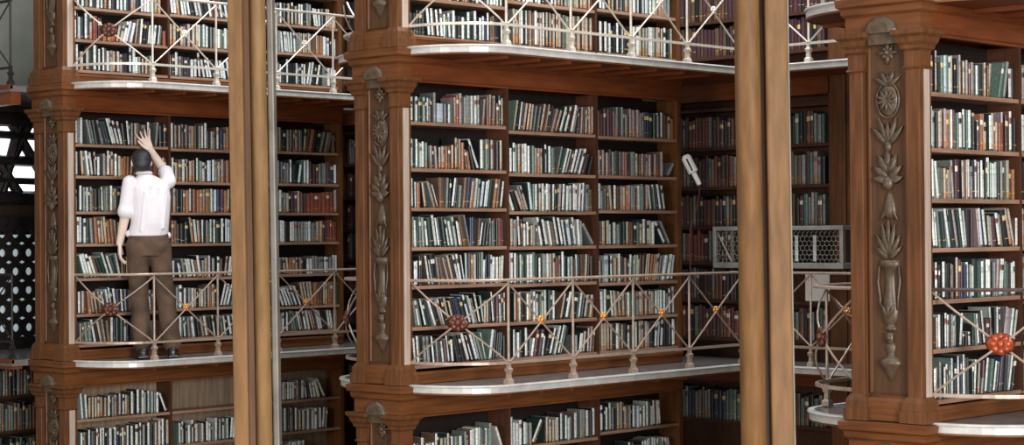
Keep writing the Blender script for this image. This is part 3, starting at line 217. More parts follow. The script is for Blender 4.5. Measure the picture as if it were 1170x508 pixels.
def ring(c, ax, r, n, r2=None, ref=None):
    ax = ax.normalized(); ref = ref or (Vector((0, 0, 1)) if abs(ax.z) < .9 else Vector((1, 0, 0)))
    a = ax.cross(ref).normalized(); b = a.cross(ax).normalized(); r2 = r if r2 is None else r2
    return [c + a*(r*math.cos(t)) + b*(r2*math.sin(t)) for t in [2*math.pi*i/n for i in range(n)]]

def tube(bm, pts, r, n=8, rads=None):
    pts = [Vector(p) for p in pts]; rs = []
    for i, p in enumerate(pts):
        d = (pts[min(i+1, len(pts)-1)] - pts[max(i-1, 0)])
        rs.append(ring(p, d, rads[i] if rads else r, n))
    loft(bm, rs)

def lathe(bm, c, prof, n=12):
    """prof [(z, r)]"""
    loft(bm, [[(c[0]+r*math.cos(2*math.pi*i/n), c[1]+r*math.sin(2*math.pi*i/n), c[2]+z) for i in range(n)] for z, r in prof])

def ellipsoid(bm, c, r, rot=None, seg=12, rings=8):
    mt = Matrix.Translation(c) @ (rot.to_4x4() if rot else Matrix()) @ Matrix.Diagonal((*r, 1))
    bmesh.ops.create_uvsphere(bm, u_segments=seg, v_segments=rings, radius=1, matrix=mt)

def obj(name, bm, mat, parent=None, smooth=False, bevel=0):
    bmesh.ops.recalc_face_normals(bm, faces=bm.faces)
    me = bpy.data.meshes.new(name); 
    if parent is not None:
        off = Vector((0, 0, 0)); q = parent
        while q is not None:
            off += q.location; q = q.parent
        bmesh.ops.translate(bm, verts=bm.verts, vec=-off); loc = Vector((0, 0, 0))
    else:
        xs = [v.co.x for v in bm.verts]; ys = [v.co.y for v in bm.verts]; zs = [v.co.z for v in bm.verts]
        loc = Vector(((min(xs)+max(xs))/2, (min(ys)+max(ys))/2, min(zs)))
        bmesh.ops.translate(bm, verts=bm.verts, vec=-loc)
    bm.to_mesh(me); bm.free()
    if smooth:
        for p in me.polygons: p.use_smooth = True
    o = bpy.data.objects.new(name, me); me.materials.append(M[mat] if isinstance(mat, str) else mat)
    o.location = loc; o.parent = parent; COL.objects.link(o)
    if bevel:
        b = o.modifiers.new('edge', 'BEVEL'); b.width = bevel; b.segments = 2; b.limit_method = 'ANGLE'
    return o

def empty(name, label, cat, loc, group=None, rz=0):
    o = bpy.data.objects.new(name, None); o.location = loc; o.rotation_euler.z = rz; COL.objects.link(o)
    o.empty_display_size = .1
    return tag(o, label, cat, group)

def tag(o, label, cat, group=None):
    o['label'] = label; o['category'] = cat
    if group: o['group'] = group
    return o

def struct(name, bm, mat):
    o = obj(name, bm, mat); o['kind'] = 'structure'; return o

BM = bmesh.new

def sweep(bm, path, prof, closed_prof=True):
    """sweep a (normal offset, z) profile along an xy path"""
    n = len(path); rs = []
    for i in range(n):
        a = Vector(path[max(i-1, 0)]); b = Vector(path[i]); c = Vector(path[min(i+1, n-1)])
        d1 = (b-a).normalized() if i > 0 else (c-b).normalized(); d2 = (c-b).normalized() if i < n-1 else d1
        n1 = Vector((d1.y, -d1.x)); n2 = Vector((d2.y, -d2.x)); m = (n1+n2)
        m = m / max(.3, (1 + n1.dot(n2)))
        rs.append([(b.x + m.x*o, b.y + m.y*o, z) for o, z in prof])
    loft(bm, rs)

# ------------------------------------------------------------------ camera
cd = bpy.data.cameras.new('camera'); cam = bpy.data.objects.new('camera', cd); COL.objects.link(cam)
CAMV = dict(R=(0.69213, -0.72173, -0.00735), U=(0.00106, -0.00916, 0.99996), F=(0.72177, 0.69211, 0.00558), C=(-8.33782, -5.08879, 0.96222), lens=66.982)
r_, u_, f_ = Vector(CAMV['R']), Vector(CAMV['U']), Vector(CAMV['F'])
mw = Matrix((r_, u_, -f_)).transposed().to_4x4(); mw.translation = Vector(CAMV['C'])
cam.matrix_world = mw
cd.sensor_width = 36; cd.lens = CAMV['lens']; cd.clip_end = 100; cd.clip_start = .05
scene.camera = cam
CAMC = Vector(CAMV['C'])

# ------------------------------------------------------------------ room
b = BM(); box(b, -14, 3.6, -9, 9.75, -S-.1, -S); struct('floor', b, 'floor_hall')
b = BM(); box(b, 3.56, 3.7, -9, 9.75, -S, 6.4); struct('wall_back', b, 'dark')
b = BM(); box(b, -14, 3.56, 9.62, 9.75, -S, 6.4); struct('wall_end', b, 'plaster')

# ------------------------------------------------------------------ books
PAL = {'w': (.62, .65, .63), 'c': (.42, .35, .27), 'l': (.5, .6, .66), 't': (.36, .45, .41), 'p': (.34, .27, .27), 'g': (.2, .22, .21),
       'e': (.1, .16, .13), 'k': (.012, .012, .014), 'n': (.014, .03, .026), 'b': (.11, .06, .038), 'o': (.28, .12, .055),
       'r': (.2, .05, .035), 'm': (.07, .028, .035), 'u': (.025, .032, .075)}
CNAME = {'w': 'white', 'c': 'cream', 'l': 'pale blue', 't': 'pale green', 'p': 'pinkish grey', 'g': 'grey', 'e': 'grey-green', 'k': 'black',
         'n': 'dark green', 'b': 'brown', 'o': 'orange-brown', 'r': 'red', 'm': 'maroon', 'u': 'navy'}

def book_geo(bm, cl, w, h, d, col, rng, mat4):
    """upright book, spine towards -y, at x 0..w, y 0..d, z 0..h, coloured faces"""
    k_ = rng.uniform(.8, 1.12); base = [x*k_*rng.uniform(.96, 1.04) for x in PAL[col]]
    cover = [x*.55 for x in base] if col in 'wctlpg' else [x*.9 for x in base]
    if col in 'wclt' and rng.random() < .75:
        cover = list(PAL[rng.choice('nkknbe')])
    gold = (.6, .42, .16); lab = rng.choice([(.2, .05, .03), (.02, .02, .02), [q*.5 for q in base], base, base, base]) if col in 'wctgpl' else rng.choice([gold, (.65, .6, .5), base, base])
    style = rng.random()
    bands = [0, h*.06]
    if style < .45: bands += [h*.2, h*.215, h*.32]
    elif style < .75: bands += [h*.3]
    else: bands += [h*.14, h*.155]
    bands += [h*.68, h*.7, h*.84, h*.855, h*.985, h]
    bands = sorted(set(bands))
    warm = (base[0]*.8+.1, base[1]*.5+.04, base[2]*.3+.01)
    def colour(z):
        if z < h*.06: return cover
        if style < .45:
            if h*.2 <= z < h*.215: return gold
            if z < h*.2 and col in 'cobrp': return warm
        elif style < .75:
            if z < h*.3 and col in 'cobrpgw': return warm if col != 'w' else base
        elif h*.14 <= z < h*.155: return lab
        if h*.7 <= z < h*.84 and (style*7 % 1) < .45: return lab
        if h*.68 <= z < h*.7 or h*.84 <= z < h*.855: return [x*.6 for x in base]
        return base
    prof = [(0, .012), (.1*w, .004), (.3*w, .0), (.7*w, .0), (.9*w, .004), (w, .012)]
    rows = [[bm.verts.new(mat4 @ Vector((x, y, z))) for x, y in prof] for z in bands]
    def setc(f, c):
        for l in f.loops: l[cl] = (*c, 1)
    for i in range(len(rows)-1):
        c = colour((bands[i]+bands[i+1])/2)
        for j in range(5):
            f = bm.faces.new((rows[i][j], rows[i][j+1], rows[i+1][j+1], rows[i+1][j]))
            setc(f, c if j not in (0, 4) else [.6*q for q in cover])  # outer spine faces darkened to paint shade at the joints
    B = [bm.verts.new(mat4 @ Vector(p)) for p in ((0, d, 0), (w, d, 0), (w, d, h), (0, d, h))]
    f = bm.faces.new((B[1], B[0], B[3], B[2])); setc(f, (.6, .55, .42))
    f = bm.faces.new([rows[i][0] for i in range(len(rows))][::-1][::-1] + [B[3], B[0]]); setc(f, cover)
    f = bm.faces.new([rows[i][5] for i in range(len(rows))] + [B[2], B[1]]); setc(f, cover)
    # page block set in slightly at top
    f = bm.faces.new(rows[-1] + [B[2], B[3]]); setc(f, (.62, .57, .45) if rng.random() < .7 else base)
    f = bm.faces.new(rows[0] + [B[1], B[0]]); setc(f, cover)

def lean_matrix(u, w, th):
    px = w if th > 0 else 0
    c, s = math.cos(th), math.sin(th)
    rot = Matrix(((c, 0, s, 0), (0, 1, 0, 0), (-s, 0, c, 0), (0, 0, 0, 1)))
    return Matrix.Translation((px, 0, 0)) @ rot @ Matrix.Translation((-px, 0, 0))

ORD = ['', 'first', 'second', 'third', 'fourth', 'fifth', 'sixth', 'seventh', 'eighth', 'ninth', 'tenth', 'eleventh', 'twelfth', 'thirteenth',
       'fourteenth', 'fifteenth', 'sixteenth', 'seventeenth', 'eighteenth', 'nineteenth', 'twentieth']
def ordinal(n):
    if n <= 20: return ORD[n]
    t = {2: 'twenty', 3: 'thirty', 4: 'forty'}[n//10]
    if n % 10 == 0: return t[:-1] + 'ieth'
    return t + '-' + ORD[n % 10]

allbooks = []
for (k, t, c, z, s) in BOOK_ROWS:
    its = [q.split(',') for q in s.split()]
    for i, q in enumerate(its):
        u, w, h, th = int(q[0])/1000, int(q[1])/10000, int(q[2])/1000, math.radians(int(q[3])/10)
        pos = Vector((u+w/2, k*PITCH, (t+z)*S+.1)); d = (pos-CAMC).length
        allbooks.append([w*h/d**2, k, t, c, z, i, u, w, h, th, q[4]])
ranked = sorted(allbooks, key=lambda q: -q[0])
single = set((q[1], q[2], q[3], q[4], q[5]) for q in ranked[:300])
SHELFNAME = {0: 'top shelf', 1: 'second shelf down', 2: 'third shelf down', 3: 'fourth shelf down', 4: 'fifth shelf down', 5: 'sixth shelf down', 6: 'bottom shelf'}
levels = {}
for q in allbooks: levels.setdefault((q[1], q[2], q[3]), set()).add(q[4])
stuff = BM(); scl = stuff.loops.layers.float_color.new('Col')
count = 0
for q in allbooks:
    a, k, t, c, z, i, u, w, h, th, col = q
    rng = random.Random(hash((k, t, c, round(z*1000), i)) & 0xffffff)
    zz = (t+z)*S + .0115; y = k*PITCH + rng.uniform(.008, .026); d = rng.uniform(.125, .145)
    if (k, t, c, z, i) in single:
        bm = BM(); cl = bm.loops.layers.float_color.new('Col')
        book_geo(bm, cl, w, h, d, col, rng, lean_matrix(0, w, th))
        me = bpy.data.meshes.new('book'); bm.normal_update(); bmesh.ops.recalc_face_normals(bm, faces=bm.faces); bm.to_mesh(me); bm.free()
        me.materials.append(M['book'])
        o = bpy.data.objects.new('book', me); o.location = (u, y, zz); COL.objects.link(o)
        lv = sorted(levels[(k, t, c)], reverse=True); row = lv.index(z)
        size = 'tall' if h > .215 else ('short' if h < .16 else '')
        width = 'thick' if w > .045 else ('thin' if w < .017 else '')
        lean = 'upright' if abs(th) < .04 else ('leaning right' if th > 0 else 'leaning left')
        case = {0: 'right-hand bookcase', 1: "middle bookcase's " + ('left', 'centre', 'right')[c] + ' bay', 2: "far-left bookcase's " + ('left', 'centre', 'right')[c] + ' bay'}[k]
        if t == 0: shelf = SHELFNAME[row]
        elif t == 1: shelf = 'upper-gallery ' + ('bottom shelf' if z < .1 else 'second-lowest shelf')
        else: shelf = 'ground-level top shelf' if row == 0 else 'ground-level second shelf'
        words = [x for x in (size or width, CNAME[col], 'book', lean + ',', ordinal(i+1), 'from left,', shelf + ',', case) if x]
        tag(o, ' '.join(words), 'book', f'books on the {shelf} of the {case}')
        count += 1
    else:
        book_geo(stuff, scl, w, h, d, col, rng, Matrix.Translation((u, y, zz)) @ lean_matrix(0, w, th))

def random_row(x0, x1, zz, pal, rng, hmin, hmax, place, wmin=.022, wmax=.042, dep=.14):
    x = x0
    while x < x1-.045:
        w = rng.uniform(wmin, wmax)
        h = rng.uniform(hmin, hmax)
        book_geo(stuff, scl, w-.001, h, dep, rng.choice(pal), rng, place(x, zz))
        x += w

rng = random.Random(5)
for z in (.765, .634, .516, .4, .279, .164, .045):       # next bay of the near stack, at the edge of the view
    random_row(.915, 1.79, z*S+.0115, 'wwcpogkbn', rng, .17, .22, lambda x, zz: Matrix.Translation((x, rng.uniform(.01, .025), zz)))
BACKZ = (-1.95, -1.36, -1.06, -.775, -.494, .14, .43, .722, .993, 1.297, 1.60, 2.30, 2.58, 2.87, 3.16)
def back_place(y1):
    return lambda x, zz: Matrix.Translation((BACK+.012, y1 - x, zz)) @ Matrix.Rotation(-math.pi/2, 4, 'Z')
for y0, y1 in ((2.90, 3.62), (3.66, 4.5), (6.69, 7.43), (7.47, 8.25)):
    for z in BACKZ:
        if z < -.7: continue
        pal = 'mmrbgkm' if z > -.1 else ('obbco' if z < -.55 else 'gkeub')
        if y0 < 3 and z > -.1: pal = 'gmbpegk'
        if z > 2.0: pal = 'mmbk'
        if z == .43 and y0 < 3: continue
        random_row(0, y1-y0-.01, z+.012, pal, rng, .2, .245, back_place(y1), .026, .045)
# dim rows on the ground floor at the hall's far end
for z in (-1.3, -1.0, -.7, -.4):
    random_row(.25, 1.6, z+.012, 'bgkenbg', rng, .18, .24, lambda x, zz: Matrix.Translation((x, 9.25, zz)))
me = bpy.data.meshes.new('shelved_books'); bmesh.ops.recalc_face_normals(stuff, faces=stuff.faces); stuff.to_mesh(me); stuff.free(); me.materials.append(M['book'])
o = bpy.data.objects.new('shelved_books', me); COL.objects.link(o); o['kind'] = 'stuff'
tag(o, 'smaller and more distant rows of old bound volumes filling the gallery shelves', 'books')

# ------------------------------------------------------------------ bookcases
TIERN = {-1: 'ground floor', 0: 'middle gallery', 1: 'upper gallery'}
STN = {0: 'right-hand', 1: 'central', 2: 'far left'}
LV = {(0, 0): [[.765, .634, .516, .4, .279, .164, .045]]*3,
      (1, 0): [[.777, .638, .52, .402, .287, .164, .05], [.764, .631, .511, .4, .282, .163, .05], [.761, .631, .516, .4, .276, .16, .05]],
      (2, 0): [[.777, .662, .532, .415, .290, .160, .050], [.772, .646, .53, .412, .282, .166, .054], [.775, .647, .53, .413, .285, .156, .056]],
      (1, 1): [[.77, .65, .53, .41, .29, .15, .036], [.77, .65, .53, .41, .29, .173, .036], [.77, .65, .53, .41, .29, .18, .037]],
      (2, 1): [[.77, .65, .53, .41, .275, .157, .046], [.77, .65, .53, .41, .28, .161, .046], [.77, .65, .53, .41, .283, .17, .045]],
      (0, 1): [[.77, .65, .53, .41, .29, .165, .04]]*3,
      (2, -1): [[.779, .653, .53, .41, .285, .16, .05], [.779, .652, .53, .41, .285, .16, .05], [.782, .656, .535, .41, .285, .16, .05]],
      (1, -1): [[.777, .65, .53, .41, .285, .16, .05], [.772, .653, .53, .41, .285, .16, .05], [.785, .653, .53, .41, .285, .16, .05]],
      (0, -1): [[.765, .634, .516, .4, .279, .164, .045]]*3}
for k in (0, 1, 2):
    for t in (-1, 0, 1):
        z0 = t*S; y = k*PITCH
        root = empty('bookcase', f'{STN[k]} oak bookcase on the {TIERN[t]} with three bays of shelves', 'bookcase', (1.36, y+.2, z0+.0), 'built-in bookcases of the three stacks')
        ztop = z0 + .9*S
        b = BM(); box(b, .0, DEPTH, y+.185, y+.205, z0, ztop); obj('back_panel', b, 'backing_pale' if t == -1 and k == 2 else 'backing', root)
        b = BM(); box(b, -.01, .012, y, y+.185, z0, ztop); obj('side_panel', b, 'oak_v', root)
        b = BM(); box(b, DEPTH-.012, DEPTH+.028, y-.012, y+THK, z0, ztop); obj('end_panel', b, 'oak_v', root)
        for x in (.899, 1.811):
            b = BM(); box(b, x-.011, x+.011, y-.004, y+.185, z0+.1 if t == 0 else z0, ztop); obj('divider', b, 'case', root)
        for c in range(3):
            for zf in LV[(k, t)][c]:
                zz = z0 + zf*S; b = BM(); box(b, COLS[c][0]+.012, COLS[c][1]-.0115, y-.002, y+.184, zz-.011, zz+.011)
                obj('shelf', b, 'shelf', root, bevel=.002)
        b = BM(); box(b, -.0, DEPTH+.02, y-.018, y+.2, z0, z0+.03*S); box(b, 0, DEPTH+.02, y-.028, y+.02, z0+.026*S, z0+.036*S); obj('plinth', b, 'oak_h', root, bevel=.004)
        b = BM()
        sweepz = [(0, ztop), (0, ztop+.012), (.012, ztop+.02), (.012, z0+S-.1), (.03, z0+S-.085), (.03, z0+S-.055), (-.05, z0+S-.055), (-.05, ztop)]
        sweep(b, [(.002, y), (DEPTH+.03, y)], sweepz)
        obj('fascia', b, 'oak_h' if t < 0 else 'red_oak', root)
        # plain board on the other side of the stack, with its own fascia
        b = BM(); box(b, .0, DEPTH, y+THK-.03, y+THK-.005, z0, ztop); obj('rear_panel', b, 'case', root)
        b = BM(); sweep(b, [(DEPTH+.03, y+THK), (.002, y+THK)], sweepz); obj('rear_fascia', b, 'red_oak', root)

# back shelving along the wall behind the alcoves
def back_case(y0, y1, label):
    root = empty('bookcase', label, 'bookcase', (BACK+.1, (y0+y1)/2, -S), 'shelving on the back wall of the alcoves')
    b = BM(); box(b, BACK+.17, BACK+.2, y0, y1, -S, 2*S); obj('back_panel', b, 'case', root)
    for z in BACKZ + (1.9,):
        b = BM(); box(b, BACK, BACK+.17, y0+.01, y1-.01, z-.014, z+.011); obj('shelf', b, 'case', root)
    for yy in (y0, (y0+y1)/2, y1):
        b = BM(); box(b, BACK-.01, BACK+.17, yy-.012, yy+.012, -S, 2*S); obj('divider', b, 'case', root)
    for t in (-1, 0, 1):
        b = BM(); box(b, BACK-.03, BACK+.16, y0, y1, (t+.915)*S, (t+1)*S-.02); obj('fascia', b, 'red_oak', root)
    b = BM(); box(b, BACK-.03, BACK+.18, y0-.21, y0-.0125, -S, 2*S); box(b, BACK-.05, BACK-.03, y0-.16, y0-.06, -S, 2*S); obj('pilaster', b, 'oak_v', root, bevel=.004)
    return root
back_case(2.88, 4.52, 'dark shelving against the back wall behind the central stack')
back_case(6.67, 8.3, 'dark shelving in shadow glimpsed left of the central carved pier')
b = BM(); box(b, 9.39-9.25+.0, 1.75, 9.40, 9.42, -S, -.1)
root = empty('bookcase', 'dim bookcase on the ground floor at the hall\'s far left end', 'bookcase', (.9, 9.35, -S))
obj('back_panel', b, 'dark', root)
for z in (-1.6, -1.3, -1.0, -.7, -.4, -.1):
    b = BM(); box(b, .2, 1.75, 9.24, 9.4, z-.012, z+.011); obj('shelf', b, 'case', root)
for x in (.19, 1.75):
    b = BM(); box(b, x, x+.03, 9.23, 9.41, -S, -.08); obj('side_panel', b, 'case', root)

# ------------------------------------------------------------------ carved piers
def leaf(bm, y, z, ang, L, w, u, dep=.018):
    """pointed leaf lying on the panel, ang from +z towards -y (right in view)"""
    dy, dz = -math.sin(ang), math.cos(ang); py, pz = dz, -dy
    rows = []
    for s, f in ((0, .25), (.25, .85), (.5, 1), (.75, .62), (1, .04)):
        cy, cz = y+dy*L*s, z+dz*L*s; hw = w/2*f
        lift = dep*(.7 + .5*math.sin(s*2.6))
        rows.append([(u, cy+py*hw, cz+pz*hw), (u-lift*.75, cy+py*hw*.6, cz+pz*hw*.6), (u-lift*.55, cy, cz), (u-lift*.75, cy-py*hw*.6, cz-pz*hw*.6), (u, cy-py*hw, cz-pz*hw)])
    loft(bm, rows)

def carving(root, y, z0):
    u = -.062; yc = y+.2
    def part(name, fn):
        b = BM(); fn(b); obj(name, b, 'carve', root, smooth=True)
    def star(b):
        for i in range(8): leaf(b, yc, z0+1.86, i*math.pi/4, .045 if i % 2 else .06, .024, u, .022)
        ellipsoid(b, (u-.018, yc, z0+1.86), (.014, .015, .015))
    part('star_flower', star)
    def vleaf(b):
        for a in (-1.0, -.45, .45, 1.0): leaf(b, yc, z0+1.69, a, .085, .03, u, .024)
        leaf(b, yc, z0+1.69, 0, .06, .03, u, .02)
    part('sprig', vleaf)
    def medal(b):
        ellipsoid(b, (u, yc, z0+1.62), (.022, .058, .082), seg=20, rings=12)
        for i in range(10):
            a = i*math.pi/5; leaf(b, yc, z0+1.62, a, .062, .02, u-.02, .012)
        tube(b, [(u-.008, yc+.066*math.cos(a), z0+1.62+.09*math.sin(a)) for a in [i*math.pi/12 for i in range(25)]], .006, 6)
    part('medallion', medal)
    def spray(b):
        for a, l in ((-.75, .13), (-.35, .15), (0, .12), (.35, .15), (.75, .13)): leaf(b, yc, z0+1.39, a, l, .034, u, .026)
        ellipsoid(b, (u-.01, yc, z0+1.385), (.016, .02, .028))
    part('leaf_spray', spray)
    def palm(b):
        for a, l, zz in ((-1.35, .085, 1.21), (1.35, .085, 1.21), (-.9, .1, 1.225), (.9, .1, 1.225), (-.45, .115, 1.24), (.45, .115, 1.24), (0, .12, 1.25)):
            leaf(b, yc, z0+zz, a, l, .05, u, .032)
        ellipsoid(b, (u-.012, yc, z0+1.2), (.022, .03, .035))
    part('palmette', palm)
    def bell(b):
        loft(b, [[Vector((u-max(r, .001)*.5*max(0, math.sin(t)), yc+r*math.cos(t), z0+z)) for t in [math.pi*i/8 for i in range(9)]] + [Vector((u+.004, yc-r, z0+z)), Vector((u+.004, yc+r, z0+z))] for z, r in ((1.165, .006), (1.13, .022), (1.08, .035), (1.05, .04), (1.02, .02))])
        for a in (2.6, 3.6): leaf(b, yc, z0+1.1, a, .1, .02, u, .02)
    part('bellflower', bell)
    def plume(b):
        for a, l, w in ((-.85, .1, .03), (-.5, .14, .035), (-.2, .18, .035), (0, .2, .035), (.2, .18, .035), (.5, .14, .035), (.85, .1, .03)): leaf(b, yc, z0+.815, a, l, w, u, .028)
    part('plume', plume)
    def half(b, prof, sy=1.):
        loft(b, [[Vector((u-max(r, .001)*.55*math.sin(t), yc+r*math.cos(t)*sy, z0+z)) for t in [math.pi*i/10 for i in range(11)]] + [Vector((u+.004, yc-r*sy, z0+z)), Vector((u+.004, yc+r*sy, z0+z))] for z, r in prof])
    part('urn', lambda b: half(b, [(.812, .056), (.79, .06), (.775, .05), (.765, .034), (.72, .026), (.66, .03), (.6, .04), (.555, .05), (.515, .046), (.49, .03), (.48, .02), (.472, .034), (.462, .036), (.452, .02)]))
    def ribs(b):
        for a, s in ((-1, -.03), (1, .03)):
            tube(b, [(u-.008, yc+s*1.9, z0+.78), (u-.012, yc+s*2.15, z0+.7), (u-.012, yc+s*1.75, z0+.62), (u-.014, yc+s*1.7, z0+.56)], .006, 6)
        for a in (-.5, 0, .5): leaf(b, yc, z0+.52, a, .08, .03, u-.02, .014)
    part('urn_handles', ribs)
    def pend(b):
        box(b, u-.02, u, yc-.022, yc+.022, z0+.395, z0+.445)
        half(b, [(.395, .022), (.375, .03), (.345, .022), (.33, .018), (.32, .036), (.305, .062), (.29, .066), (.28, .058), (.27, .05), (.235, .026), (.2, .004)])
        ellipsoid(b, (u-.022, yc, z0+.42), (.008, .014, .014))
    part('pendant', pend)

def pier(k, t):
    y = k*PITCH; z0 = t*S
    root = empty('carved_pier', f'{STN[k]} carved oak pier end on the {TIERN[t]}', 'pier', (-.03, y+.2, z0), 'carved oak piers at the stack ends')
    b = BM(); box(b, -.06, -.011, y+.002, y+THK-.002, z0+.0, z0+1.95); pan = obj('panel', b, 'panel', root); pan.location = (0, 0, 0)
    for y0, y1 in ((y-.004, y+.082), (y+.332, y+THK+.004)):
        b = BM(); box(b, -.1, -.0605, y0, y1, z0+.12, z0+1.9)
        pil = obj('pilaster', b, 'oak_v', root, bevel=.006)
        b = BM(); moulding(b, -.1, -.0, y0, y1, [(z0+.0, .03), (z0+.06, .03), (z0+.065, .022), (z0+.1, .02), (z0+.115, .012), (z0+.129, .004)]); obj('pilaster_base', b, 'oak_v', pil)
        b = BM(); moulding(b, -.1, -.0, y0, y1, [(z0+1.765, .002), (z0+1.775, .012), (z0+1.785, .002), (z0+1.857, .003), (z0+1.868, .016), (z0+1.885, .018), (z0+1.9, .03), (z0+1.925, .036), (z0+1.94, .052), (z0+1.962, .054)]); obj('capital', b, 'oak_v', pil)
    # side strip next to the shelves
    b = BM(); box(b, -.0605, -.0105, y-.006, y+.0015, z0+.12, z0+1.9); obj('side_strip', b, 'strip', root)
    # frame mould round the carved panel
    b = BM(); tube(b, [(-.062, y+.1, z0+1.9), (-.062, y+.1, z0+.14), (-.062, y+.315, z0+.14), (-.062, y+.315, z0+1.9)], .009, 6); obj('panel_mould', b, 'oak_v', pan)
    # arched crest between the capitals
    b = BM()
    n = 14; rs = []
    for dep, sc in ((0, 1), (.018, .97), (.03, .85), (.034, .6)):
        rs.append([(-.11-dep, y+.205+.096*sc*math.cos(math.pi*i/n), z0+1.955+.088*sc*math.sin(math.pi*i/n)) for i in range(n+1)])
    loft(b, rs)
    box(b, -.112, -.062, y+.12, y+.29, z0+1.9, z0+1.955)
    obj('arched_crest', b, 'carve', root, smooth=False)
    b = BM(); moulding(b, -.105, .0, y-.012, y+THK+.012, [(z0+1.9625, .004), (z0+S-.105, .004), (z0+S-.09, .02), (z0+S-.06, .024), (z0+S-.05, .04), (z0+S-.012, .045), (z0+S-.004, .03)])
    obj('entablature', b, 'oak_h', root)
    b = BM(); moulding(b, -.1, -.011, y+.085, y+.33, [(z0+.002, .0), (z0+.1, .0), (z0+.115, -.01), (z0+.128, -.03)]); obj('base_block', b, 'oak_h', root)
    carving(pan, y, z0)
for k in (0, 1, 2):
    for t in (-1, 0, 1): pier(k, t)

# ------------------------------------------------------------------ galleries and railings
NA = 12
def arc_near(v):      # from the pier corner out to the straight edge, stack on the +v side
    return [(.39-.42*math.cos(a), v-AW*math.sin(a)) for a in [math.pi/2*i/NA for i in range(NA+1)]]
def arc_far(v):
    return [(.39-.42*math.cos(a), v+AW*math.sin(a)) for a in [math.pi/2*(1-i/NA) for i in range(NA+1)]]
EB = 2.81
def alcove_edge(j):
    """open edge of the alcove between stack j (camera side) and stack j+1"""
    Vn = (j+1)*PITCH; Vf = j*PITCH+THK
    if j == -1:
        return arc_near(Vn) + [(EB, Vn-AW), (EB, Vn-2.2)]
    return arc_near(Vn) + [(EB, Vn-AW), (EB, Vf+AW)] + arc_far(Vf)
ALN = {-1: 'right-hand alcove', 0: 'central alcove', 1: 'left alcove', 2: 'far left hall end'}

def walkway(j, t, edge, outline):
    z = t*S
    root = empty('gallery_walkway', f'narrow gallery walkway round the {ALN[j]} at the {TIERN[t]} level', 'walkway', (edge[0][0], edge[0][1], z-.05), 'gallery walkways')
    b = BM(); prism(b, outline, z-.046, z-.002)
    obj('floor_slab', b, 'floor', root)
    b = BM(); prism(b, [(x, y) for x, y in outline], z-.054, z-.0465)
    obj('soffit', b, 'red_oak', root)
    b = BM(); sweep(b, edge, [(.014, z-.012), (.018, z-.004), (.014, z+.004), (-.02, z+.004), (-.018, z-.0455), (.007, z-.0455), (.007, z-.012)])
    obj('nosing', b, 'nosing', root)
    b = BM(); sweep(b, edge, [(-.02, z-.056), (.004, z-.056), (.004, z-.0465), (-.02, z-.0465)])
    obj('edge_strip', b, 'oak_h', root)
    return root

def joists(root, Vn, t, side):
    for x in (.39, .69, .99, 1.29, 1.587, 1.88, 2.185, 2.48):
        b = BM(); y0, y1 = (Vn-AW+.03, Vn-.032) if side < 0 else (Vn+.032, Vn+AW-.03)
        box(b, x-.012, x+.012, y0, y1, t*S-.078, t*S-.0545); obj('joist', b, 'red_oak', root)

def resample(path):
    cum = [0]
    for a, b in zip(path, path[1:]): cum.append(cum[-1] + math.dist(a, b))
    def at(s):
        s = max(0, min(cum[-1], s))
        for i in range(len(cum)-1):
            if s <= cum[i+1] + 1e-9:
                f = (s-cum[i])/max(1e-9, cum[i+1]-cum[i]); a, b = path[i], path[i+1]
                d = Vector((b[0]-a[0], b[1]-a[1])).normalized()
                return Vector((a[0]+(b[0]-a[0])*f, a[1]+(b[1]-a[1])*f)), d
    return cum, at

def inset(path, o):
    res = []; n = len(path)
    for i in range(n):
        a = Vector(path[max(i-1, 0)]); b = Vector(path[i]); c = Vector(path[min(i+1, n-1)])
        d1 = (b-a).normalized() if i > 0 else (c-b).normalized(); d2 = (c-b).normalized() if i < n-1 else d1
        n1 = Vector((d1.y, -d1.x)); n2 = Vector((d2.y, -d2.x)); m = (n1+n2)/max(.3, 1+n1.dot(n2))
        p = b - m*o; res.append((p.x, p.y))
    return res

def rosette(name, p, d, z, r, mat, root, big=False):
    b = BM(); nrm = Vector((d.y, -d.x, 0)); tan = Vector((d.x, d.y, 0)); c = Vector((p.x, p.y, z))
    rot = Matrix((tan, nrm, Vector((0, 0, 1)))).transposed()
    n = 6 if not big else 8
    for i in range(n):
        a = 2*math.pi*i/n
        ellipsoid(b, c + tan*(r*.62*math.cos(a)) + Vector((0, 0, r*.62*math.sin(a))), (r*.36, r*.3, r*.36), rot, 8, 6)
    ellipsoid(b, c, (r*.42, r*.5, r*.42), rot, 10, 6)
    if big:
        for s in (-1, 1): ellipsoid(b, c, (r*1.25, r*.22, r*.95), rot, 16, 8)
    o = obj(name, b, mat, root, smooth=True)
    return o

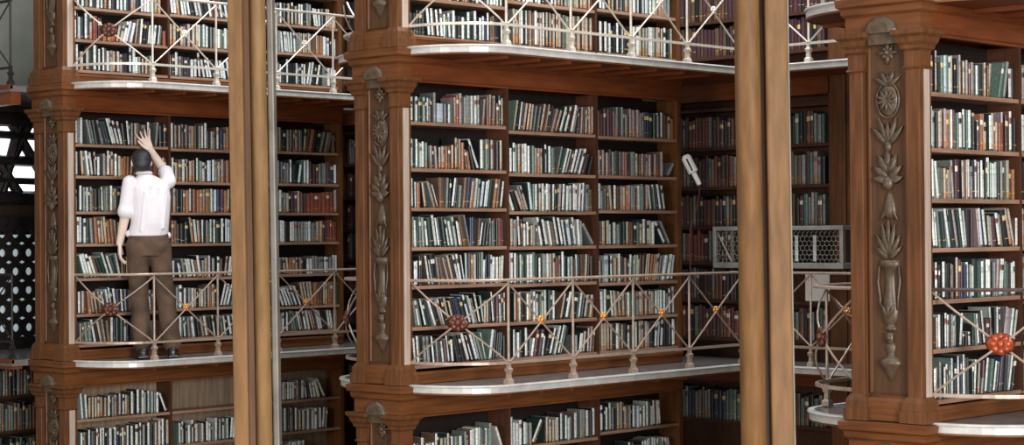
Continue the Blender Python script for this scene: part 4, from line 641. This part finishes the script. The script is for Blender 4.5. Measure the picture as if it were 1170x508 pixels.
def railing(j, t, path, stations, wraps=(), mat='rail', rmat='gold'):
    z = t*S; zt, zb = z+.66, z+.139
    cum, at = resample(path)
    p0, _ = at(0)
    root = empty('iron_railing', f'iron gallery railing with crossed bars and rosettes round the {ALN[j]}, {TIERN[t]}', 'railing', (p0.x, p0.y, z), 'iron gallery railings')
    b = BM(); sweep(b, path, [(-.015, zt-.004), (.015, zt-.004), (.018, zt+.006), (.012, zt+.014), (-.012, zt+.014), (-.018, zt+.006)]); obj('top_rail', b, 'shaded' if j == -1 and t == 0 else mat, root)
    b = BM(); sweep(b, path, [(-.009, zb-.009), (.009, zb-.009), (.009, zb+.009), (-.009, zb+.009)]); obj('bottom_rail', b, mat, root)
    for i, s in enumerate(stations):
        p, d = at(s)
        if i in wraps: continue
        b = BM(); tube(b, [(p.x, p.y, z+.13), (p.x, p.y, zt)], .0085, 8)
        moulding(b, p.x, p.x, p.y, p.y, [(z+.0035, .024), (z+.03, .022), (z+.04, .014), (z+.075, .012), (z+.085, .018), (z+.1, .02), (z+.108, .012), (z+.14, .01), (z+.15, .014), (z+.156, .006)])
        obj('post', b, mat, root)
    for i in range(len(stations)-1):
        a, c = stations[i], stations[i+1]; n = 12
        big = (i in (0,) and 'first' in str(wraps)) or False
        for z1, z2 in ((zb, zt-.01), (zt-.01, zb)):
            pts = []
            for q in range(n+1):
                p, d = at(a+(c-a)*q/n); off = .006 if z1 < z2 else -.006
                pts.append((p.x+d.y*off, p.y-d.x*off, z1+(z2-z1)*q/n))
            b = BM(); tube(b, pts, .0062, 6); obj('brace', b, mat, root)
        p, d = at((a+c)/2)
        curved = abs(math.dist(at(a)[0], at(c)[0]) - (c-a)) > .02
        rosette('rosette', p, d, (zt+zb)/2, .058 if curved else .034, ('brightrose' if j == -1 else 'redrose') if curved else rmat, root, curved)
    return root

def outline(j):
    Vn = (j+1)*PITCH; Vf = j*PITCH+THK
    if j == -1:
        return arc_near(Vn) + [(EB, Vn-AW), (EB, Vn-2.2), (BACK+.0, Vn-2.2), (BACK+.0, Vn+THK/2-.001), (DEPTH+.03, Vn+THK/2-.001), (DEPTH+.03, Vn-.0), ]
    return (arc_near(Vn) + [(EB, Vn-AW), (EB, Vf+AW)] + arc_far(Vf) +
            [(DEPTH+.03, Vf), (DEPTH+.03, Vf-THK/2+.001), (BACK-.035, Vf-THK/2+.001), (BACK-.035, Vn+THK/2-.001), (DEPTH+.03, Vn+THK/2-.001), (DEPTH+.03, Vn)])
for j in (-1, 0, 1):
    for t in (0, 1):
        e = alcove_edge(j); w = walkway(j, t, e, outline(j))
        joists(w, (j+1)*PITCH, t, -1)
        if j >= 0: joists(w, j*PITCH+THK, t, 1)
        path = inset(e, .035)
        cum, at = resample(path)
        st = [0, cum[NA]]
        base = cum[NA]; L = cum[NA+1]-cum[NA]
        st += [base+L*i/4 for i in range(1, 5)]
        L2 = cum[NA+2]-cum[NA+1]; n2 = 4 if j >= 0 else 3
        st += [cum[NA+1]+L2*i/n2 for i in range(1, n2+1)]
        if j >= 0:
            L3 = cum[NA+3]-cum[NA+2]; st += [cum[NA+2]+L3*i/4 for i in range(1, 5)] + [cum[-1]]
            wr = (0, len(st)-1)
        else: wr = (0,)
        railing(j, t, path, st, wr, 'rail' if t else 'rail_dim', 'gold' if t == 0 else 'rail')
# landing at the far end of the hall
for t in (0, 1):
    V = 2*PITCH+THK
    e = [(-.3, 9.6), (-.3, V+.05)]
    e = [(-.3, 9.6), (-.3, V+.02)]
    w = walkway(2, t, e[::-1], [(-.3, 9.6), (-.3, V+.02), (3.3, V+.02), (3.3, 9.6)]) if False else None
    root = empty('gallery_walkway', f'shadowed landing at the far left hall end, {TIERN[t]} level', 'walkway', (-.3, V+.02, t*S-.06), 'gallery walkways')
    b = BM(); box(b, -.29, 3.3, V+.03, 9.6, t*S-.05, t*S-.002); obj('floor_slab', b, 'floor', root)
    b = BM(); box(b, -.31, -.27, V+.03, 9.6, t*S-.03, t*S+.004); obj('nosing', b, 'red_oak', root)
    b = BM(); box(b, -.285, -.2, V+.03, 9.6, t*S-(.15 if t else .075), t*S-.051); obj('fascia', b, 'red_oak', root)
    path = [(-.27, V+.06), (-.27, 9.58)]
    cum, at = resample(path); railing(2, t, path, [0, .6, 1.2, cum[-1]], (), 'iron', 'iron')

# ------------------------------------------------------------------ far end window, lattice and pierced screen
def window(n, x0, x1, y, z0, z1, mat):
    b = BM()
    box(b, x0, x1, y, y+.02, z0, z1); o = struct(f'window_{n}', b, mat)
    f = BM()
    for x in (x0-.04, (x0+x1)/2-.012, x1): box(f, x, x+(.04 if x != (x0+x1)/2-.012 else .024), y-.03, y+.03, z0-.04, z1+.04)
    for z in (z0-.04, (z0+z1)/2-.012, z1): box(f, x0, x1, y-.03, y-.001, z, z+.035)
    obj('window_frame', f, 'iron', o); return o
b = BM(); box(b, -.6, 3.5, 9.5, 9.6, -S+.0, 2.02); struct('trim_1', b, 'dark')
b = BM(); box(b, -.6, 3.5, 9.46, 9.6, 2.02, 2.1); struct('trim_2', b, 'dark')
window(1, .42, 1.2, 9.44, 1.36, 1.92, 'glass')
window(2, .35, 1.25, 9.44, .1, .98, 'dimglass')
root = empty('iron_lattice', 'dark iron lattice of slanting bars before the bright far window', 'lattice', (.8, 9.36, .001))
lat = [((.36, 1.30), (.72, 1.98)), ((.5, 1.98), (.98, 1.28)), ((.8, 1.3), (1.22, 1.98)), ((.95, 1.98), (1.3, 1.35)), ((.36, 1.66), (.62, 1.3)), ((.62, 1.98), (.42, 1.3)), ((1.1, 1.98), (.86, 1.3))]
for (a, c) in lat:
    b = BM(); tube(b, [(a[0], 9.38, a[1]), (c[0], 9.38, c[1])], .046, 8); obj('slanting_bar', b, 'iron', root)
for z, r in ((1.84, .035), (1.62, .045), (1.45, .03), (1.3, .06), (1.97, .06)):
    b = BM(); tube(b, [(.3, 9.36, z), (1.35, 9.36, z-.02)], r, 8); obj('cross_bar', b, 'iron', root)
for x in (.32, 1.33):
    b = BM(); tube(b, [(x, 9.36, -.0), (x, 9.36, 2.0)], .035, 8); obj('upright', b, 'iron', root)
b = BM()   # pierced screen: square cells with round holes
x0, z0, cw, ch = .35, .1, .128, .161
for ix in range(7):
    for iz in range(6):
        cx, cz = x0+cw*(ix+.5), z0+ch*(iz+.5)
        if iz*ch+z0 > 1.0: continue
        n = 16; rr = .03
        for y, flip in ((9.345, 1), (9.36, -1)):
            inn = [b.verts.new((cx+rr*math.cos(2*math.pi*q/n), y, cz+rr*1.15*math.sin(2*math.pi*q/n))) for q in range(n)]
            out = []
            for q in range(n):
                a = 2*math.pi*q/n; c_, s_ = math.cos(a), math.sin(a); m_ = max(abs(c_)/(cw/2), abs(s_)/(ch/2)); out.append(b.verts.new((cx+c_/m_, y, cz+s_/m_)))
            for q in range(n): b.faces.new((inn[q], inn[(q+1) % n], out[(q+1) % n], out[q]))
            if flip == 1: keep = inn
            else:
                for q in range(n): b.faces.new((keep[q], keep[(q+1) % n], inn[(q+1) % n], inn[q]))
for xx in (x0-.06, x0+7*cw): box(b, xx, xx+.06, 9.34, 9.37, .0, 1.12)
box(b, x0, x0+7*cw, 9.34, 9.37, z0+6*ch, 1.13); box(b, x0, x0+7*cw, 9.34, 9.37, .0, z0)
tag(obj('pierced_screen', b, 'iron'), 'dark pierced metal screen with rows of round holes, far left', 'screen')

# ------------------------------------------------------------------ foreground timber pillars
def pillar(base, w, rz, tilt, label, round_shaft):
    root = empty('timber_pillar', label, 'pillar', (base[0], base[1], -S), 'tall foreground pillars')
    H = 8.4
    def part(name, fn, mat, bev=.004):
        b = BM(); fn(b)
        o = obj(name, b, mat, None, bevel=bev); o.location = (0, 0, 0)
        return o
    def add(name, b, mat, bev=.003, smooth=False):
        me = bpy.data.meshes.new(name); bmesh.ops.recalc_face_normals(b, faces=b.faces); b.to_mesh(me); b.free()
        o = bpy.data.objects.new(name, me); me.materials.append(M[mat]); o.parent = root; COL.objects.link(o)
        if bev:
            m = o.modifiers.new('edge', 'BEVEL'); m.width = bev; m.segments = 2; m.limit_method = 'ANGLE'
        if smooth:
            for p in me.polygons: p.use_smooth = True
    # local: x to the right in view, y away
    if not round_shaft:
        b = BM(); box(b, -w/2, -w/2+w*.34, -.01, .09, 0, H); add('outer_board', b, 'pillar', .006)
        b = BM(); box(b, -w/2+w*.34, -w/2+w*.46, .02, .09, 0, H); add('groove', b, 'panel', 0)
        b = BM(); lathe(b, (-w/2+w*.645, .03, 0), [(0, w*.19), (H, w*.19)], 24); add('shaft', b, 'pillar_pale', 0, True)
        b = BM(); box(b, -w/2+w*.83, w/2-w*.02, .045, .1, 0, H); add('edge_strip', b, 'pewter', .004)
    else:
        b = BM(); lathe(b, (-w/2+w*.235, .03, 0), [(0, w*.235), (H, w*.235)], 28); add('shaft', b, 'pillar', 0, True)
        b = BM(); box(b, -w/2+w*.4, -w/2+w*.56, .04, .09, 0, H); add('groove', b, 'panel', 0)
        b = BM(); box(b, -w/2+w*.55, w/2-w*.04, .0, .1, 0, H); add('outer_board', b, 'pillar', .006)
        b = BM(); box(b, w/2-w*.04, w/2, .012, .1, 0, H); add('edge_strip', b, 'pewter', .002)
    b = BM(); moulding(b, -w/2, w/2, -.02, .1, [(0, .05), (.16, .05), (.18, .03), (.22, .02), (.24, .005)]); add('base', b, 'pillar', 0)
    root.rotation_euler = (0, 0, rz)
    root.rotation_euler = (Matrix.Rotation(tilt, 3, f_) @ Matrix.Rotation(rz, 3, 'Z')).to_euler()
    # pivot so that the pillar passes through its sighted point at camera height
    h = base[2] + S
    shift = (Matrix.Rotation(tilt, 3, f_) @ Vector((0, 0, h))) - Vector((0, 0, h))
    root.location = (base[0]-shift.x, base[1]-shift.y, -S)
    return root
RZ = math.atan2(r_.y, r_.x)
pillar((-5.2, -1.138, .995), 50/2176.9*5, RZ, -.010, 'left foreground pillar of golden timber beside the man in white', False)
pillar((-4.268, -2.109, .985), 62/2176.9*5, RZ, -.009, 'right foreground pillar of golden timber with a rounded shaft', True)

# ------------------------------------------------------------------ mesh-fronted cabinet on the back shelving
root = empty('wire_mesh_cabinet', 'grey framed cabinet with hexagonal wire mesh front behind the right pillar', 'cabinet', (3.2, 3.1, .685))
x0, x1, y0, y1, z0, z1 = 3.08, BACK-.032, 2.60, 3.765, .69, 1.0
b = BM()
for z in (z0, z1-.032): box(b, x0, x1, y0, y1, z, z+(.04 if z == z0 else .032))
for y in (y0, 3.16, y1-.03): box(b, x0, x0+.025, y, y+.03, z0+.04, z1-.032)
box(b, x1-.02, x1, y1-.03, y1, z0+.04, z1-.032); obj('frame', b, 'cabinet', root, bevel=.003)
b = BM(); box(b, x1-.01, x1, y0, y1-.03, z0+.04, z1-.032); obj('back_panel', b, 'dark', root)
b = BM(); tube(b, [(x0+.03, y1-.02, z1-.04), (x1-.03, y1-.02, z0+.045)], .006, 6); obj('brace', b, 'white', root)
b = BM(); hs = .022; row = 0; z = z0+.05
while z < z1-.045:
    y = y0+.03 + (hs*.87 if row % 2 else 0)
    while y < 3.76-.03:
        pts = [(x0+.012, y+hs*.95*math.sin(a), z+hs*.95*math.cos(a)) for a in [math.pi/3*i for i in range(4)]]
        pts = [q for q in pts if y0+.02 < q[1] < y1-.02 and z0+.03 < q[2] < z1-.025]
        if len(pts) > 1: tube(b, pts, .0012, 3)
        y += hs*1.74
    z += hs*1.5; row += 1
obj('wire_mesh', b, 'rail', root)
for y in (3.02, 2.86):
    b = BM(); cl = b.loops.layers.float_color.new('Col'); book_geo(b, cl, .035, .2, .15, 'w', random.Random(int(y*100)), Matrix.Translation((x0+.05, y+.035, z0+.0405)) @ Matrix.Rotation(-math.pi/2, 4, 'Z'))
    tag(obj('book', b, 'book'), ('left' if y > 3 else 'right') + ' white book of two behind the hexagonal wire mesh', 'book')
b = BM(); box(b, BACK+.02, BACK+.15, 2.905, 3.12, .4435, .64); box(b, BACK+.012, BACK+.02, 2.9, 3.125, .4435, .645)
tag(obj('document_box', b, 'white', bevel=.004), 'white document box on the back shelf below the wire mesh cabinet', 'box')

# ------------------------------------------------------------------ spot lamp on the stack end
root = empty('spot_lamp', 'small white spot lamp hanging off the end of the central stack', 'lamp', (2.76, 3.78, 1.5))
d = Vector((.07, -.1, -.25)).normalized(); p = Vector((2.755, 3.765, 1.53))
b = BM(); tube(b, [p - d*.0, p + d*.02, p + d*.14, p + d*.145], .026, 14, [.024, .038, .038, .026]); obj('housing', b, 'white', root, smooth=False)
b = BM(); tube(b, [p + d*.145, p + d*.155, p + d*.24, p + d*.245], .02, 14, [.022, .019, .019, .015]); obj('lens_tube', b, 'white', root)
b = BM(); tube(b, [(2.745, 3.8, 1.57), (2.75, 3.785, 1.56), p + Vector((-.01, 0, -.0))], .008, 8); tube(b, [p + d*.03 + Vector((-.03, -.02, 0)), p + d*.13 + Vector((-.03, -.02, 0))], .007, 6); obj('bracket', b, 'iron', root)
e = p + d*.245
b = BM(); tube(b, [e, e + Vector((.005, .01, -.08)), e + Vector((.0, .04, -.2)), e + Vector((-.04, .06, -.32)), e + Vector((-.06, .05, -.46)), e + Vector((-.06, .045, -.7))], .0045, 6); obj('cord', b, 'cord', root)

# ------------------------------------------------------------------ the man in the white shirt
F3 = Vector((.45, .89, 0)).normalized(); R3 = Vector((F3.y, -F3.x, 0))
PO = Vector((.485, 7.33, .004))
def W(x, y, z): return PO + R3*x + F3*y + Vector((0, 0, z))
def blob(b, a, c, r1, r2, n=16, flat=1.):
    """tapered capsule from a to c in person space"""
    A, C = W(*a), W(*c); d = (C-A); rs = []
    side = R3
    ax = d.normalized(); s1 = (side - ax*side.dot(ax)).normalized(); s2 = ax.cross(s1)
    for q in (-.95, -.7, -.35): rs.append((A + ax*r1*q, r1*math.sqrt(1-q*q)))
    for q in (0, .25, .5, .75, 1): rs.append((A + d*q, r1+(r2-r1)*q))
    for q in (.35, .7, .95): rs.append((C + ax*r2*q, r2*math.sqrt(1-q*q)))
    loft(b, [[c_ + s1*(r*math.cos(t)) + s2*(r*flat*math.sin(t)) for t in [2*math.pi*i/n for i in range(n)]] for c_, r in rs])
def stackloft(b, secs, n=24):
    """secs (x, y, z, rx, ry) horizontal ellipses"""
    loft(b, [[W(x+rx*math.cos(t), y+ry*math.sin(t), z) for t in [2*math.pi*i/n for i in range(n)]] for x, y, z, rx, ry in secs])
def fuse(name, b, mat, root, vox, sm=4):
    o = obj(name, b, mat, root)
    m = o.modifiers.new('r', 'REMESH'); m.mode = 'VOXEL'; m.voxel_size = vox; m.use_smooth_shade = True
    s = o.modifiers.new('s', 'SMOOTH'); s.factor = .5; s.iterations = sm
    dg = bpy.context.evaluated_depsgraph_get(); me = bpy.data.meshes.new_from_object(o.evaluated_get(dg))
    for md in list(o.modifiers): o.modifiers.remove(md)
    o.data = me; me.materials.clear(); me.materials.append(M[mat])
    for p_ in me.polygons: p_.use_smooth = True
    return o
person = empty('person', 'person with dark hair, white shirt and brown trousers reaching to top shelf', 'person', PO)
HL, HR = (-.085, 0, .93), (.085, 0, .93)
KL, KR = (-.07, .03, .5), (.13, .03, .5)
AL, AR = (-.05, 0, .09), (.18, 0, .09)
SL, SR = (-.14, 0, 1.375), (.16, .01, 1.385)
EL, WL = (-.178, -.01, 1.13), (-.215, .05, .90)
ER, WR = (.15, .16, 1.48), (.06, .26, 1.645)
b = BM()
stackloft(b, [(0, 0, .84, .12, .085), (0, 0, .95, .15, .1), (.005, 0, 1.05, .125, .085), (.01, 0, 1.2, .145, .095), (.005, 0, 1.33, .155, .09), (0, 0, 1.4, .12, .07), (-.02, 0, 1.44, .05, .05)])
blob(b, (-.02, 0, 1.42), (-.045, .015, 1.5), .05, .046)
for hx in ((0, 0),):      # head: cranium, jaw, face
    hc = W(-.05, .01, 1.545); rot = Matrix((R3, F3, Vector((0, 0, 1)))).transposed()
    ellipsoid(b, hc, (.072, .09, .088), rot, 20, 14); ellipsoid(b, W(-.05, .05, 1.51), (.052, .06, .055), rot, 16, 10)
    ellipsoid(b, W(-.05, .112, 1.54), (.011, .016, .02), rot, 8, 6)                       # nose
    ellipsoid(b, W(-.05, .104, 1.495), (.02, .01, .008), rot, 8, 6)                        # lips
    for s in (-1, 1):
        ellipsoid(b, W(-.05+s*.073, .0, 1.53), (.01, .017, .029), rot, 10, 8)              # ears
        ellipsoid(b, W(-.05+s*.03, .092, 1.56), (.014, .008, .008), rot, 8, 6)           # brows and eyes
for h_, k_, a_ in ((HL, KL, AL), (HR, KR, AR)):
    blob(b, h_, k_, .075, .052); blob(b, k_, a_, .05, .036); blob(b, (a_[0], -.03, .05), (a_[0]+(.02 if a_ is AR else -.01), .12, .035), .035, .03)
blob(b, SL, EL, .05, .04); blob(b, EL, WL, .04, .028)
blob(b, SR, ER, .05, .042); blob(b, ER, WR, .04, .027)
def hand(b, wr, dirv, side, thumb, curl, spread):
    """palm and five separate fingers in person space"""
    D = Vector(dirv).normalized(); Sd = Vector(side).normalized(); N = D.cross(Sd).normalized()*curl
    wv = Vector(wr)
    def P(a, s, n): q = wv + D*a + Sd*s + N*n; return (q.x, q.y, q.z)
    for s in (-.027, -.009, .009, .027): blob(b, P(.0, s*.5, 0), P(.085, s, 0), .015, .013, 10)
    for s, L in ((-.031, .062), (-.0105, .074), (.0105, .08), (.031, .072)):
        s2 = s*(1+spread)
        blob(b, P(.085, s, 0), P(.085+L*.5, (s+s2)/2, .008), .0105, .0095, 10); blob(b, P(.085+L*.5, (s+s2)/2, .008), P(.085+L*.85, s2, .03), .0092, .008, 10); blob(b, P(.085+L*.85, s2, .03), P(.085+L*.95, s2, .048), .008, .0068, 10)
    t = thumb
    blob(b, P(.02, .024*t, .005), P(.055, .05*t, .02), .014, .011, 10); blob(b, P(.055, .05*t, .02), P(.09, .062*t, .032), .011, .009, 10)
hand(b, WR, (-.25, .18, .6), (1, 0, .35), -1, -1, .8)
hand(b, WL, (-.0, .1, -1), (0, 1, .1), 1, 1, .15)
fuse('body', b, 'skin', person, .0042, 3)
# shirt with rolled sleeves and collar
b = BM()
stackloft(b, [(-.005, 0, .955, .155, .12), (0, 0, .985, .157, .122), (.01, -.01, 1.05, .15, .12), (.018, -.012, 1.15, .152, .115), (.016, -.01, 1.26, .16, .11), (.008, -.005, 1.34, .16, .1), (0, 0, 1.385, .12, .085), (-.015, 0, 1.42, .075, .068), (-.025, 0, 1.438, .056, .056)])
blob(b, SL, (-.175, -.01, 1.165), .06, .056); blob(b, (-.174, -.01, 1.18), (-.178, -.012, 1.15), .058, .064)
blob(b, SR, (.16, .1, 1.445), .062, .06); blob(b, (.16, .09, 1.44), (.158, .115, 1.455), .06, .064)
for x, z, l in ((-.07, 1.0, .3), (.03, .99, .35), (.1, 1.02, .28), (-.02, 1.15, .2)):       # soft folds down the back
    blob(b, (x, -.105, z), (x+.03, -.108, z+l), .014, .009)
blob(b, (-.15, 0, .975), (.15, 0, .96), .03, .03, flat=1)
shirt = fuse('shirt', b, 'shirt', person, .006, 3)
b = BM()
rot = Matrix((R3, F3, Vector((0, 0, 1)))).transposed()
tube(b, [W(-.03+.056*math.cos(a), .0+.056*math.sin(a), 1.448-.006*math.sin(a)) for a in [math.radians(q) for q in range(-240, 61, 20)]], .012, 8); obj('collar', b, 'shirt', shirt, smooth=True)
# trousers
b = BM()
stackloft(b, [(0, 0, .80, .15, .105), (0, 0, .88, .163, .118), (0, -.005, .95, .16, .115), (0, 0, 1.0, .15, .1)])
for h_, k_, a_ in ((HL, KL, AL), (HR, KR, AR)):
    blob(b, (h_[0], -.01, .88), (k_[0], k_[1], k_[2]), .093, .074); blob(b, k_, (a_[0], a_[1], .115), .072, .076)
blob(b, (-.075, -.04, .87), (-.075, -.03, .84), .075, .07); blob(b, (.075, -.04, .87), (.075, -.03, .84), .075, .07)
fuse('trousers', b, 'trouser', person, .006, 3)
b = BM(); stackloft(b, [(0, 0, .972, .157, .108), (0, 0, 1.002, .155, .106)]); obj('belt', b, 'shoe', person, smooth=False)
for px_ in (WR, ):
    pass
b = BM()
ellipsoid(b, W(-.05, -.004, 1.555), (.078, .1, .09), rot, 24, 16)
ellipsoid(b, W(-.05, -.05, 1.52), (.066, .056, .062), rot, 20, 12)
for i in range(14):
    a = math.pi*(1+i/13); ellipsoid(b, W(-.05+.06*math.cos(a), -.02+.06*math.sin(a), 1.485), (.014, .014, .022), rot, 8, 6)
fuse('hair', b, 'hair', person, .005, 2)
for a_, tw in ((AL, -.02), (AR, .03)):
    b = BM(); blob(b, (a_[0], -.045, .045), (a_[0]+tw, .13, .035), .045, .038); blob(b, (a_[0], -.03, .05), (a_[0], 0, .1), .045, .042)
    box_pts = [W(a_[0]-.045, -.095, 0), W(a_[0]+.045, -.095, 0), W(a_[0]+.045+tw, .16, 0), W(a_[0]-.045+tw, .16, 0)]
    prism(b, [(p_.x, p_.y) for p_ in box_pts], PO.z+.001, PO.z+.02)
    fuse('shoe', b, 'shoe', person, .006, 2)

# ------------------------------------------------------------------ light and colour
def area(name, loc, rot, sx, sy, e, col=(1, 1, 1)):
    l = bpy.data.lights.new(name, 'AREA'); l.shape = 'RECTANGLE'; l.size = sx; l.size_y = sy; l.energy = e; l.color = col
    o = bpy.data.objects.new(name, l); o.location = loc; o.rotation_euler = rot; COL.objects.link(o); return o
area('hall_skylight', (-4.5, 2.0, 8.6), (0, math.radians(-12), 0), 5, 14, 520, (.95, .98, 1))
def aim(o, tgt):
    d = Vector(tgt) - o.location; o.rotation_euler = d.to_track_quat('-Z', 'Y').to_euler(); return o
aim(area('hall_end_window', (-8.5, -14, 2.6), (0, 0, 0), 6, 6, 3300, (1, .985, .95)), (1, 4.5, .2))
aim(area('hall_low_fill', (-9.5, -8, -.9), (0, 0, 0), 5, 1.8, 450, (1, .97, .92)), (1, 4.5, -.9))  # added fill light to brighten the lower tier and soffits
aim(area('hall_side_fill', (-11.5, 1.0, 1.6), (0, 0, 0), 4, 3, 480, (1, .97, .92)), (3.3, 2.6, .5))  # light added from the hall side to brighten the alcove's back wall
for j, e in ((-1, 120), (0, 420), (1, 260)):
    area('alcove_skylight', (1.9, (j+1)*PITCH-1.75, 6.3), (0, 0, 0), 2.2, 1.9, e, (.93, .98, 1))
w = bpy.data.worlds.new('world'); scene.world = w; w.use_nodes = True
w.node_tree.nodes['Background'].inputs[0].default_value = (.62, .66, .72, 1); w.node_tree.nodes['Background'].inputs[1].default_value = .2
scene.view_settings.view_transform = 'Standard'; scene.view_settings.look = 'None'; scene.view_settings.gamma = 1; scene.view_settings.exposure = 0.0
scene.view_settings.use_curve_mapping = False
